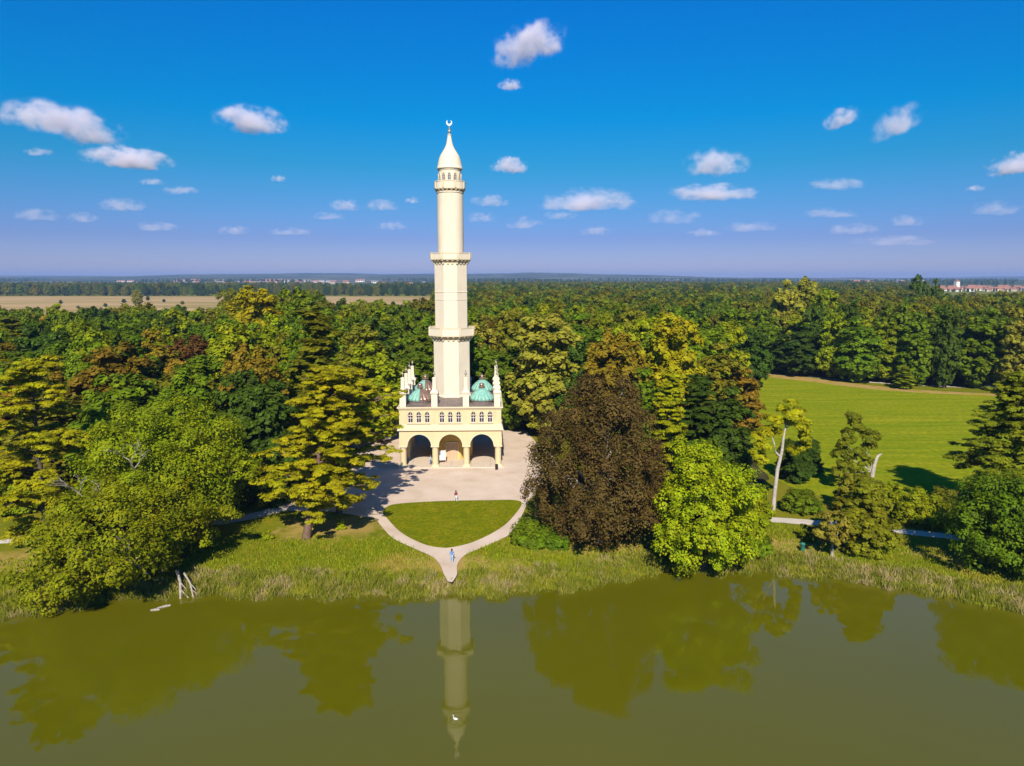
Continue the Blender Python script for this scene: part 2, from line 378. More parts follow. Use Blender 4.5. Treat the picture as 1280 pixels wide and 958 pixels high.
def hgt(x, y):
    s = max(0.0, min(1.0, (y - 2500) / 1500)); a = s * s * (3 - 2 * s) * 14
    s = max(0.0, min(1.0, (y - 4300) / 5200)); b = s * s * (3 - 2 * s)
    hill = 62 + 22 * math.sin(x * .00055 + 2.2) + 11 * math.sin(x * .0017 + .4) + 5 * math.sin(x * .0046) + 2 * math.sin(x * .011 + y * .002)
    if x > 1500: hill -= min(34, (x - 1500) * .010)
    return 0.2 + a + b * hill + s * 3 * math.sin(y * .003 + x * .0013)
hx = np.linspace(-10500, 10500, 140); hy = [2450, 2600, 2800, 3100, 3500, 4000, 4500, 5200, 6000, 7000, 8000, 9000, 10000, 11500, 12900]
hv = [(x, y, hgt(x, y)) for x in hx for y in hy]; ny = len(hy)
hf = [(i * ny + j, (i + 1) * ny + j, (i + 1) * ny + j + 1, i * ny + j + 1) for i in range(len(hx) - 1) for j in range(ny - 1)]
tag(link('hills', pyd('hills', hv, hf, True), FARLAND), kind='structure')

# ---------------------------------------------------------------- the tower building
def plaster(name, c, dirt):
    m, nt = new_mat(name)
    t = nt.nodes.new('ShaderNodeTexCoord'); mp = nt.nodes.new('ShaderNodeMapping'); mp.inputs['Scale'].default_value = (1.3, 1.3, .12)
    nt.links.new(t.outputs['Object'], mp.inputs[0])
    st = noise(nt, 1.6, 5, .65, vec=mp.outputs[0]); bl = noise(nt, .35, 5, .6); fine = noise(nt, 6.0, 4)
    col = ramp(nt, bl, [(.3, tuple(x * .94 for x in c)), (.7, tuple(min(.8, x * 1.05) for x in c))])
    col = mixc(nt, ramp(nt, st, [(.52, (0, 0, 0)), (.78, (.55, .55, .55))]), col, dirt)
    finish(nt, col, .9, .1, 0, fine, .2, .02)
    return m
WALL = plaster('cream_wall', (.60, .485, .285), (.42, .30, .14))
WALLW = plaster('white_plaster', (.68, .58, .435), (.55, .445, .30))
TRIM = plain('cream_trim', (.60, .50, .33), .8, .2, var=.05)
OCHRE = plain('ochre_wall', (.62, .42, .11), .85, .15, var=.1)
STONE = plain('stone_floor', (.58, .47, .36), .85, .2, var=.1)
DARKW = plain('dark_stone', (.20, .18, .18), .85, .2, var=.15)  # dark grey stone for the ceiling and the paving joints
ROOFM = plain('roof_sheet', (.20, .155, .135), .55, .4, .2, var=.25, scale=.6)
FRAME = plain('window_frame', (.66, .58, .52), .6, .3)
DOOR = plain('door_wood', (.50, .33, .21), .6, .3)
WHITEP = plain('white_paint', (.80, .80, .80), .5, .4, var=.03)
BLACKP = plain('black_plastic', (.015, .015, .018), .5, .4)
GOLD = plain('weathered_metal', (.42, .36, .27), .45, .5, .6)
m, nt = new_mat('window_glass'); p = finish(nt, (.035, .035, .055), 0.08, 0.6); GLASS = m
m, nt = new_mat('copper_patina')
n1 = noise(nt, .5, 5, .65); n2 = noise(nt, 2.5, 4)
gc = ramp(nt, n2, [(0.3, (.14, .33, .26)), (0.6, (.23, .45, .36)), (0.8, (.30, .50, .42))])
finish(nt, mixc(nt, ramp(nt, n1, [(0.60, (0, 0, 0)), (0.70, (1, 1, 1))]), gc, (.20, .13, .09)), .6, .3, .1); PATINA = m
COPPER = plain('brown_copper', (.30, .19, .14), .38, .5, .55, var=.25, scale=1.0)

TX, TY, TROT = -11.4, 134.7, R(2.0)
tower = empty('minaret', (TX, TY, 1.0), TROT, 'tall cream minaret tower with arcaded base and green domes', 'tower')
def Z(z): return z - 1.0                              # heights above the water to heights above the thing's base
HW, TH = 9.2, 1.15
COLS = (-8.45, -2.82, 2.82, 8.45); BAYS = (-5.63, 0.0, 5.63); AR = 2.12
Z_SP, Z_S1, Z_S2, Z_TOP = Z(5.08), Z(8.0), Z(9.1), Z(12.0)
mb = MB(); mb.box(-HW - .35, HW + .35, -HW - .35, HW + .35, -.25, .17); mb.build('floor_slab', STONE, tower)
for i in range(-2, 3):                                # slab joints
    mb = MB(); mb.box(i * 3.6 - .02, i * 3.6 + .02, -HW - .3, HW + .3, .165, .176); mb.build('paving_joint', DARKW, tower)
def arch_outline(half):
    pts = [(-half, Z_SP), (-half, Z_S1), (half, Z_S1), (half, Z_SP)]
    for c in reversed(BAYS):
        pts += [(c + AR * math.cos(t), Z_SP + AR * math.sin(t)) for t in np.linspace(0, PI, 19)]
    return pts
aw = curve_mesh('arcade_wall', [arch_outline(HW)], TH); aws = curve_mesh('arcade_wall', [arch_outline(HW - TH)], TH)
am = curve_mesh('archivolt', [[(2.36 * math.cos(t), Z_SP + 2.36 * math.sin(t)) for t in np.linspace(0, PI, 21)] +
                              [(AR * math.cos(t), Z_SP + AR * math.sin(t)) for t in np.linspace(PI, 0, 21)]], .16)
def pointed(wd, z0, z1, n=7):
    h = wd / 2; zs = z0 + (z1 - z0) * .66
    L = [(-h, z0), (h, z0), (h, zs)]
    for k in range(1, n):
        t = k / n; L.append((h * (1 - t ** 1.7), zs + (z1 - zs) * math.sin(t * PI / 2) ** 1.0))
    L.append((0, z1 + .1))
    for k in range(n - 1, 0, -1):
        t = k / n; L.append((-h * (1 - t ** 1.7), zs + (z1 - zs) * math.sin(t * PI / 2)))
    L.append((-h, zs))
    return L
WZ0, WZ1 = Z(9.32), Z(11.32)
WX = [b + o for b in BAYS for o in (-1.5, 0, 1.5)]
pw_ = pointed(.90, WZ0, WZ1)
uo = lambda half: [[(-half, Z_S2 - .9), (half, Z_S2 - .9), (half, Z_TOP), (-half, Z_TOP)]] + [[(x + c, z) for x, z in pw_] for c in WX]
uw = curve_mesh('upper_wall', uo(HW - .06), .5); uws = curve_mesh('upper_wall', uo(HW - .56), .5)
pane = curve_mesh('pane', [pointed(.90, WZ0, WZ1)], .03)
fr = curve_mesh('window_frame', [pointed(.90, WZ0, WZ1), pointed(.76, WZ0 + .07, WZ1 - .06)], .10)
mu = MB(); mu.box(-.035, .035, -.05, .05, WZ0 + .05, WZ1); mu.box(-.40, .40, -.045, .045, WZ0 + .82, WZ0 + .90); mu.box(-.40, .40, -.045, .045, WZ0 + 1.36, WZ0 + 1.41)
mul_me = mu.mesh('mullion')
hood = curve_mesh('hood_mould', [[(x * 1.22, z + .06) for x, z in pw_[2:]] , [(x * 1.02, z) for x, z in pw_[2:]]], .10)
sl = MB(); sl.box(-2.15, 2.15, -.14, .14, WZ0 - .16, WZ0 - .02); sill_me = sl.mesh('sill')
colb = MB(); colb.lathe([(.56, Z(1.17)), (.56, Z(4.55))], 16, rot=R(11.25)); col_me = colb.mesh('column', True)
cb = MB(); cb.box(-.68, .68, -.68, .68, Z(1.10), Z(1.42)); cb.lathe([(.64, Z(1.42)), (.58, Z(1.56))], 16); base_me = cb.mesh('column_base')
cc_ = MB(); cc_.lathe([(.57, Z(4.50)), (.62, Z(4.58)), (.58, Z(4.64)), (.74, Z(4.86))], 16); cc_.box(-.74, .74, -.74, .74, Z(4.86), Z_SP + .02); cap_me = cc_.mesh('capital')
def on_side(o, k, off, u=0.0, z=0.0):                 # k quarter turns around the building, off = distance from axis
    a = k * PI / 2
    o.location = (u * math.cos(a) + off * math.sin(a), u * math.sin(a) - off * math.cos(a), z); o.rotation_euler = (0, 0, a)
    return o
for k in range(4):
    on_side(link('arcade_wall', aw if k % 2 == 0 else aws, WALL, tower), k, HW - TH / 2)
    for b in BAYS: on_side(link('archivolt', am, TRIM, tower), k, HW + .02, b)
    on_side(link('upper_wall', uw if k % 2 == 0 else uws, WALL, tower), k, HW - .31)
    for x in WX:
        wn = on_side(link('window', fr, FRAME, tower), k, HW - .22, x)
        link('pane', pane, GLASS, wn, loc=(0, .05, 0)); link('mullion', mul_me, FRAME, wn)
        on_side(link('hood_mould', hood, TRIM, tower), k, HW - .03, x)
    for b in BAYS: on_side(link('sill', sill_me, TRIM, tower), k, HW, b)
for i in COLS:
    for j in COLS:
        if abs(i) > 8 or abs(j) > 8:
            cx = math.copysign(8.58, i) if abs(i) > 8 else i; cy_ = math.copysign(8.58, j) if abs(j) > 8 else j
            co = link('column', col_me, WALL, tower, loc=(cx, cy_, 0))
            link('column_base', base_me, TRIM, co); link('capital', cap_me, TRIM, co)
def ring(name, prof, mat, flat=None, n=4):            # square moulding around the building: prof of (half, z)
    mb = MB(); mb.lathe([(h * math.sqrt(2), z) for h, z in prof], 4, rot=PI / 4, cap=False)
    return mb.build(name, mat, tower)
ring('skirt', [(HW + .30, Z_S1 - .10), (HW + .34, Z_S1 - .02), (HW + .32, Z_S1 + .06), (HW + .05, Z_S2 - .1), (HW - .2, Z_S2 - .02)], TRIM)
ring('skirt_soffit', [(HW - .02, Z_S1 - .2), (HW + .30, Z_S1 - .10)], TRIM)
ring('cornice', [(HW - .1, Z_TOP - .34), (HW + .05, Z_TOP - .30), (HW + .10, Z_TOP - .1), (HW + .28, Z_TOP - .02), (HW + .28, Z_TOP + .2), (HW - .05, Z_TOP + .22), (HW - .1, Z_TOP + .05)], TRIM)
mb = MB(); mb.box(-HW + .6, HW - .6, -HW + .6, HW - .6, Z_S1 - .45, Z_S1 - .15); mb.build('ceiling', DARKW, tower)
# core under the tower
mb = MB(); mb.lathe([(4.05, .17), (4.05, Z_S1 - .4)], 8, rot=PI / 8); mb.build('core_wall', OCHRE, tower)
dw = empty('core_door'); dw.parent = tower
bpy.data.objects.remove(dw)
mb = MB(); mb.box(-1.05, 1.05, -3.86, -3.72, .17, 3.3); d_ = mb.build('door', DOOR, tower)
mb = MB()
for s in (-1, 1): mb.box(s * 1.05 - .14 * (s < 0), s * 1.05 + .14 * (s > 0), -3.95, -3.70, .17, 3.5)
mb.box(-1.19, 1.19, -3.95, -3.70, 3.3, 3.55); mb.build('door_surround', TRIM, d_)
mb = MB(); mb.box(.75, .85, -3.93, -3.86, 1.15, 1.25); mb.build('door_handle', GOLD, d_)
# roof: low hipped sheet roof with standing seams
rz0, rz1 = Z_TOP + .08, Z_TOP + .95
mb = MB(); mb.lathe([((HW - .1) * 1.41421, rz0), (3.3 * 1.41421, rz1)], 4, rot=PI / 4); rf = mb.build('roof', ROOFM, tower)
for k in range(4):
    for i in range(-13, 14):
        u = i * .68
        if abs(u) > HW - .3: continue
        o0 = HW - .15; o1 = max(3.32, abs(u) + .02); zz = rz0 + (rz1 - rz0) * (o0 - o1) / (HW - .1 - 3.3)
        mb = MB(); mb.add([(u - .025, -o0, rz0 + .0), (u + .025, -o0, rz0), (u + .025, -o1, zz), (u - .025, -o1, zz),
                           (u - .025, -o0, rz0 + .05), (u + .025, -o0, rz0 + .05), (u + .025, -o1, zz + .05), (u - .025, -o1, zz + .05)],
                          [(3, 2, 1, 0), (4, 5, 6, 7), (0, 1, 5, 4), (1, 2, 6, 5), (2, 3, 7, 6), (3, 0, 4, 7)])
        s_ = mb.build('roof_seam', ROOFM, rf); s_.rotation_euler = (0, 0, k * PI / 2)
# four ribbed domes
NR = 16
dome_prof = [(2.02 * (1 - u ** 1.75) + .12 * math.sin(PI * min(1, u * 3)) + .22 * u, 2.25 * u) for u in np.linspace(0, 1, 12)]
def gore(k):
    a0, a1 = 2 * PI * k / NR, 2 * PI * (k + 1) / NR; v = []; f = []
    for r, z in dome_prof:
        for q in range(5):
            t = q / 4; a = a0 + (a1 - a0) * t; rr = r * (1 + .10 * math.sin(PI * t)); v.append((rr * math.cos(a), rr * math.sin(a), z))
    for j in range(len(dome_prof) - 1):
        for q in range(4): f.append((j * 5 + q, j * 5 + q + 1, j * 5 + q + 6, j * 5 + q + 5))
    return pyd('gore', v, f, True)
gores = [gore(k) for k in range(NR)]
drum = MB(); drum.lathe([(2.15, -.75), (2.15, -.12), (2.28, -.06), (2.28, .04), (1.9, .06)], 24); drum_me = drum.mesh('drum')
fin = MB(); fin.lathe([(.62, 2.22), (.62, 2.42), (.42, 2.46), (.40, 2.75), (.55, 2.80), (.50, 2.92), (.12, 3.02), (.05, 3.25)], 16); fin_me = fin.mesh('dome_finial', True)
zd = Z(12.95)
for sx_, sy_ in ((-1, -1), (1, -1), (-1, 1), (1, 1)):
    dm = link('dome', drum_me, ROOFM, tower, loc=(sx_ * 5.63, sy_ * 5.63, zd))
    for k in range(NR):
        ang = (2 * PI * (k + .5) / NR) % (2 * PI)
        brown = sx_ < 0 and (ang > R(265) or ang < R(60))   # unpatinated copper on one flank of the west domes
        link('gore', gores[k], COPPER if brown else PATINA, dm)
    link('dome_finial', fin_me, COPPER, dm)
# pinnacle piers on the parapet
pb = MB(); pb.box(-.55, .55, -.55, .55, Z_TOP - .1, Z(14.45)); pier_me = pb.mesh('pinnacle')
pb = MB()
pb.lathe([(.80, Z(14.45)), (.98, Z(14.62)), (.98, Z(14.86)), (.86, Z(15.0)), (.60, Z(15.2))], 4, rot=PI / 4); pcap = pb.mesh('pinnacle_cap')
pb = MB(); pb.lathe([(.56, Z(15.15)), (.56, Z(15.5)), (.46, Z(15.6)), (.40, Z(17.2)), (.48, Z(17.25)), (.48, Z(17.4)), (.2, Z(17.5))], 4, rot=PI / 4); pob = pb.mesh('spire')
pb = MB(); pb.lathe([(.06, Z(17.45)), (.06, Z(17.85)), (.17, Z(17.95)), (.22, Z(18.12)), (.17, Z(18.3)), (.06, Z(18.38)), (.1, Z(18.5)), (.02, Z(18.8))], 10); pfin = pb.mesh('finial', True)
for i in COLS:
    for j in COLS:
        if abs(i) > 8 or abs(j) > 8:
            pi_ = link('pinnacle', pier_me, WALLW, tower, loc=(i, j, 0))
            link('pinnacle_cap', pcap, WALLW, pi_); link('spire', pob, WALLW, pi_); link('finial', pfin, GOLD, pi_)
# shafts
def octo(name, prof, mat, parent=tower, n=8, rot=PI / 8, sm=False):
    k = 1 / math.cos(PI / 8) if n == 8 else 1.0
    mb = MB(); mb.lathe([(r * k, Z(z)) for r, z in prof], n, rot=rot); return mb.build(name, mat, parent, sm)
octo('tower_base', [(3.55, 12.3), (3.55, 13.15), (3.36, 13.3)], WALLW)
octo('lower_shaft', [(3.36, 13.2), (3.33, 24.6)], WALLW)
octo('middle_shaft', [(2.98, 25.0), (2.97, 38.5)], WALLW)
for zb in (31.0, 32.4): octo('string_course', [(2.99, zb), (3.04, zb + .04), (3.04, zb + .16), (2.99, zb + .2)], WALLW)
octo('upper_shaft', [(2.44, 39.0), (2.40, 50.7)], WALLW, n=40, rot=0, sm=True)
octo('shaft_ring', [(2.42, 50.35), (2.52, 50.45), (2.52, 50.6), (2.42, 50.65)], WALLW, n=40, rot=0)
def balcony(r, z_bot, z_mid, z_top, n, nb, rin):
    k = 1 / math.cos(PI / 8) if n == 8 else 1.0; rot = PI / 8 if n == 8 else 0
    mb = MB(); mb.lathe([(q * k, Z(z)) for q, z in [(rin, z_bot + .35), (r - .35, z_mid - .12), (r, z_mid - .1), (r, z_mid + .1), (r - .3, z_mid + .1), (rin, z_mid + .1)]], n, rot=rot)
    b = mb.build('balcony', TRIM, tower)
    if n == 8:
        half = (r - .08) * math.tan(PI / 8)
        for i in range(8):
            mb = MB(); mb.box(-half + .16, half - .16, -.09, .09, Z(z_mid + .1), Z(z_top - .18))
            a = i * PI / 4
            for nm, bx in (('parapet_panel', mb),):
                o = bx.build(nm, WALLW, b); o.rotation_euler = (0, 0, a); o.location = ((r - .13) * math.sin(a), -(r - .13) * math.cos(a), 0)
            mb = MB(); mb.box(-half - .02, half + .02, -.14, .14, Z(z_top - .18), Z(z_top)); o = mb.build('handrail', TRIM, b)
            o.rotation_euler = (0, 0, a); o.location = ((r - .13) * math.sin(a), -(r - .13) * math.cos(a), 0)
            a2 = a + PI / 8; rr = (r - .1) / math.cos(PI / 8)
            mb = MB(); mb.box(-.18, .18, -.18, .18, Z(z_mid + .1), Z(z_top + .04)); o = mb.build('parapet_post', TRIM, b)
            o.rotation_euler = (0, 0, a2); o.location = ((rr - .06) * math.sin(a2), -(rr - .06) * math.cos(a2), 0)
    else:
        mb = MB(); mb.lathe([(r - .16, Z(z_mid + .1)), (r - .02, Z(z_mid + .1)), (r - .02, Z(z_top - .14)), (r + .05, Z(z_top - .12)), (r + .05, Z(z_top)), (r - .2, Z(z_top)), (r - .16, Z(z_mid + .1))], n, cap=False)
        mb.build('parapet', WALLW, b)
        for i in range(8):
            a = (i + .5) * PI / 4
            mb = MB(); mb.box(-.16, .16, -.12, .12, Z(z_mid + .1), Z(z_top - .02)); o = mb.build('parapet_post', TRIM, b)
            o.rotation_euler = (0, 0, a); o.location = ((r - .02) * math.sin(a), -(r - .02) * math.cos(a), 0)
    L = r - rin - .12
    for i in range(nb):
        a = 2 * PI * (i + .5) / nb
        if n == 8:
            ph = (a + PI / 8) % (PI / 4) - PI / 8; rs = rin / math.cos(ph)
        else: rs = rin
        mb = MB(); hw = .17
        P = [(.12, Z(z_bot)), (-.18, Z(z_bot + .1)), (-.38 * L, Z(z_bot + .42)), (-L, Z(z_mid - .3)), (-L, Z(z_mid - .08)), (.12, Z(z_mid - .08))]
        v = [(-hw, y, z) for y, z in P] + [(hw, y, z) for y, z in P]; q = len(P)
        mb.add(v, [tuple(range(q)), tuple(range(2 * q - 1, q - 1, -1))] + [(j, q + j, q + (j + 1) % q, (j + 1) % q) for j in range(q)])
        o = mb.build('bracket', TRIM, b); o.rotation_euler = (0, 0, a); o.location = (rs * math.sin(a), -rs * math.cos(a), 0)
    return b
balcony(4.22, 23.35, 24.45, 25.95, 8, 24, 3.33)
balcony(3.66, 37.45, 38.45, 39.65, 8, 24, 2.97)
balcony(2.84, 50.55, 51.15, 52.5, 40, 20, 2.40)
# lantern with pointed openings
lan = octo('lantern', [(2.04, 51.0), (2.04, 54.35), (2.14, 54.45), (2.14, 54.7), (2.0, 54.75)], WALLW, n=48, rot=0, sm=False)
lw = pointed(.52, Z(52.35), Z(53.85))
lpane = curve_mesh('lantern_window', [lw], .06); lfr = curve_mesh('window_frame', [[(x * 1.35, z + (.12 if z > Z(53) else -.08)) for x, z in lw], lw], .14)
lm = MB(); lm.box(-.03, .03, -.05, .05, Z(52.35), Z(53.8))
for q in range(4): lm.box(-.26, .26, -.05, .05, Z(52.6 + q * .3), Z(52.65 + q * .3))
lm_me = lm.mesh('louvre')
for i in range(12):
    a = i * PI / 6
    o = link('lantern_window', lpane, GLASS, lan); o.rotation_euler = (0, 0, a); o.location = (2.05 * math.sin(a), -2.05 * math.cos(a), 0)
    o = link('window_frame', lfr, TRIM, lan); o.rotation_euler = (0, 0, a); o.location = (2.06 * math.sin(a), -2.06 * math.cos(a), 0)
    o = link('louvre', lm_me, FRAME, lan); o.rotation_euler = (0, 0, a); o.location = (2.06 * math.sin(a), -2.06 * math.cos(a), 0)
cap_p = [(2.1, 54.68), (2.36, 54.74), (2.36, 54.92), (2.27, 55.0), (2.22, 55.4), (2.12, 55.85), (1.90, 56.7), (1.70, 57.15), (1.46, 57.55), (1.20, 57.95), (.97, 58.3), (.77, 58.7), (.62, 59.1), (.52, 59.5), (.45, 59.9), (.38, 60.3), (.33, 60.7), (.42, 60.74), (.42, 60.86), (.2, 60.9)]
octo('onion_cap', cap_p, WALLW, n=40, rot=0, sm=True)
octo('finial', [(.14, 60.85), (.12, 61.1), (.26, 61.25), (.30, 61.45), (.24, 61.65), (.1, 61.75), (.2, 61.85), (.2, 61.95), (.08, 62.05), (.07, 62.5)], GOLD, n=16, rot=0, sm=True)
cres = [(.52 * math.cos(t), Z(62.92) + .52 * math.sin(t)) for t in np.linspace(R(125), R(415), 26)]
cin = [(.36 * math.cos(t), Z(63.06) + .36 * math.sin(t)) for t in np.linspace(R(415 - 12), R(125 + 12), 22)]
o = link('crescent', curve_mesh('crescent', [cres + cin], .14), WHITEP, tower)
sub = [(0.0, 0.0)]

# things inside and beside the arcade
def board(px, Y, rz):
    b = empty('information_board', (AX(px, Y, 2), Y, 1.17), rz, 'white information board standing on posts inside the middle arch', 'sign')
    mb = MB(); mb.box(-.55, .55, -.03, .03, .55, 2.35); mb.build('panel', WHITEP, b)
    for s in (-1, 1): mb = MB(); mb.box(s * .6 - .05, s * .6 + .05, -.05, .05, 0, 2.5); mb.build('post', DOOR, b)
board(553, 128.2, R(12))
def litter_bin(loc, mat, label):
    b = empty('litter_bin', loc, 0, label, 'bin')
    mb = MB(); mb.lathe([(.24, .06), (.29, .78), (.31, .80), (.31, .84), (.26, .84), (.24, .3)], 18); mb.build('body', mat, b, True)
    mb = MB(); mb.lathe([(.32, .84), (.32, .88), (.22, .98), (.05, 1.02)], 18); mb.build('lid', mat, b, True)
    mb = MB(); mb.lathe([(.26, 0), (.26, .07)], 18); mb.build('foot', mat, b)
litter_bin((AX(620.7, 124.3, 1), 124.3, 1.0), BLACKP, 'black litter bin beside the corner column of the arcade')
GREENP = plain('green_paint', (.03, .16, .11), .5, .3)
gx, gy = G(1003, 688)
litter_bin((gx, gy, 1.0), GREENP, 'green litter bin on the grassy lake bank')

# ---------------------------------------------------------------- vehicles
TYRE = plain('tyre_rubber', (.02, .02, .02), .85, .1); CHROME = plain('rim_metal', (.5, .5, .5), .35, .5, .7)
LAMPM = plain('lamp_lens', (.75, .75, .70), .15, .6); RED = plain('tail_red', (.4, .02, .02), .3, .5)
def vehicle(name, loc, rz, label, cat, prof, roofw, glass, paint, wheels, L):
    v = empty(name, loc, rz, label, cat)
    hw = .92
    me = curve_mesh('body', [prof], hw * 2)
    bm = bmesh.new(); bm.from_mesh(me); bmesh.ops.bevel(bm, geom=[e for e in bm.edges if e.calc_face_angle(0) > 1.2 and abs(e.verts[0].co.y - e.verts[1].co.y) < .01], offset=.10, segments=2, affect='EDGES'); bm.to_mesh(me); bm.free()
    for q in me.vertices:
        if q.co.z > 1.0: q.co.y *= 1 - (q.co.z - 1.0) * roofw
    link('body', me, paint, v)
    for P in glass['side']:
        g = curve_mesh('side_window', [P], .02)
        zc = sum(p[1] for p in P) / len(P)
        for s in (-1, 1):
            o = link('side_window', g, GLASS, v); o.location = (0, s * (hw * (1 - (zc - 1.0) * roofw) + .02), 0); o.rotation_euler = (s * (hw * roofw) * .8, 0, 0)
            o.rotation_euler = (0, 0, 0)
    for nm, (x0, z0, x1, z1) in glass['ends'].items():
        d = Vector((x1 - x0, 0, z1 - z0)).normalized(); nrm = Vector((d.z, 0, -d.x)) * .02 * (1 if nm == 'windscreen' else -1)
        w0, w1 = hw * .86, hw * .78
        me = pyd(nm, [(x0 + nrm.x, -w0, z0 + nrm.z), (x0 + nrm.x, w0, z0 + nrm.z), (x1 + nrm.x, w1, z1 + nrm.z), (x1 + nrm.x, -w1, z1 + nrm.z)], [(0, 1, 2, 3)])
        link(nm, me, GLASS, v)
    for x in wheels:
        for s in (-1, 1):
            wt = MB(); wt.lathe([(.2, -.11), (.33, -.11), (.35, -.07), (.35, .07), (.33, .11), (.2, .11)], 20); tm = wt.mesh('tyre', True); tm.transform(Matrix.Rotation(PI / 2, 4, 'X'))
            wh = link('wheel', tm, TYRE, v, loc=(x, s * (hw - .10), .35))
            rm = MB(); rm.lathe([(.21, -.10), (.21, .10), (.08, .125)], 16); r_ = rm.mesh('rim'); r_.transform(Matrix.Rotation(PI / 2 * (1 if s < 0 else -1), 4, 'X')); link('rim', r_, CHROME, wh)
    for s in (-1, 1):
        mb = MB(); mb.box(L / 2 - .10, L / 2 + .015, s * .66 - .18, s * .66 + .18, .68, .88); mb.build('headlight', LAMPM, v)
        mb = MB(); mb.box(-L / 2 - .015, -L / 2 + .08, s * .72 - .12, s * .72 + .12, .75, 1.05); mb.build('tail_light', RED, v)
    mb = MB(); mb.box(L / 2 - .06, L / 2 + .05, -.85, .85, .36, .58); mb.build('bumper', BLACKP, v)
    mb = MB(); mb.box(-L / 2 - .05, -L / 2 + .06, -.85, .85, .36, .58); mb.build('bumper', BLACKP, v)
    return v
vanp = [(-2.5, .35), (2.45, .35), (2.5, .95), (2.35, 1.12), (1.75, 1.25), (1.05, 2.05), (.8, 2.15), (-2.45, 2.15), (-2.5, 2.0)]
VAN_XY = G(475, 551)
vehicle('parked_van', (VAN_XY[0], VAN_XY[1], 1.006), R(-38), 'white van parked on the gravel beside the tower base', 'van', vanp, .10,
        {'side': [[(1.55, 1.28), (.95, 1.95), (.35, 1.95), (.35, 1.28)], [(.2, 1.28), (.2, 1.95), (-.9, 1.95), (-.9, 1.28)]],
         'ends': {'windscreen': (1.72, 1.30, 1.08, 2.00), 'rear_window': (-2.5, 1.30, -2.5, 1.90)}}, WHITEP, (-1.55, 1.6), 5.0)
carp = [(-2.05, .32), (2.05, .32), (2.1, .75), (1.95, .88), (1.05, .98), (.35, 1.42), (-.9, 1.46), (-1.75, 1.02), (-2.05, .98), (-2.1, .7)]
vehicle('parked_car', (AX(1238, 216, 1), 216, 1.006), R(10), 'small white car parked by the far edge of the meadow', 'car', carp, .25,
        {'side': [[(.95, 1.0), (.3, 1.36), (-.2, 1.38), (-.2, 1.0)], [(-.28, 1.0), (-.28, 1.38), (-.85, 1.39), (-1.45, 1.0)]],
         'ends': {'windscreen': (1.0, 1.0, .38, 1.40), 'rear_window': (-1.7, 1.04, -.95, 1.44)}}, WHITEP, (-1.3, 1.3), 4.2)

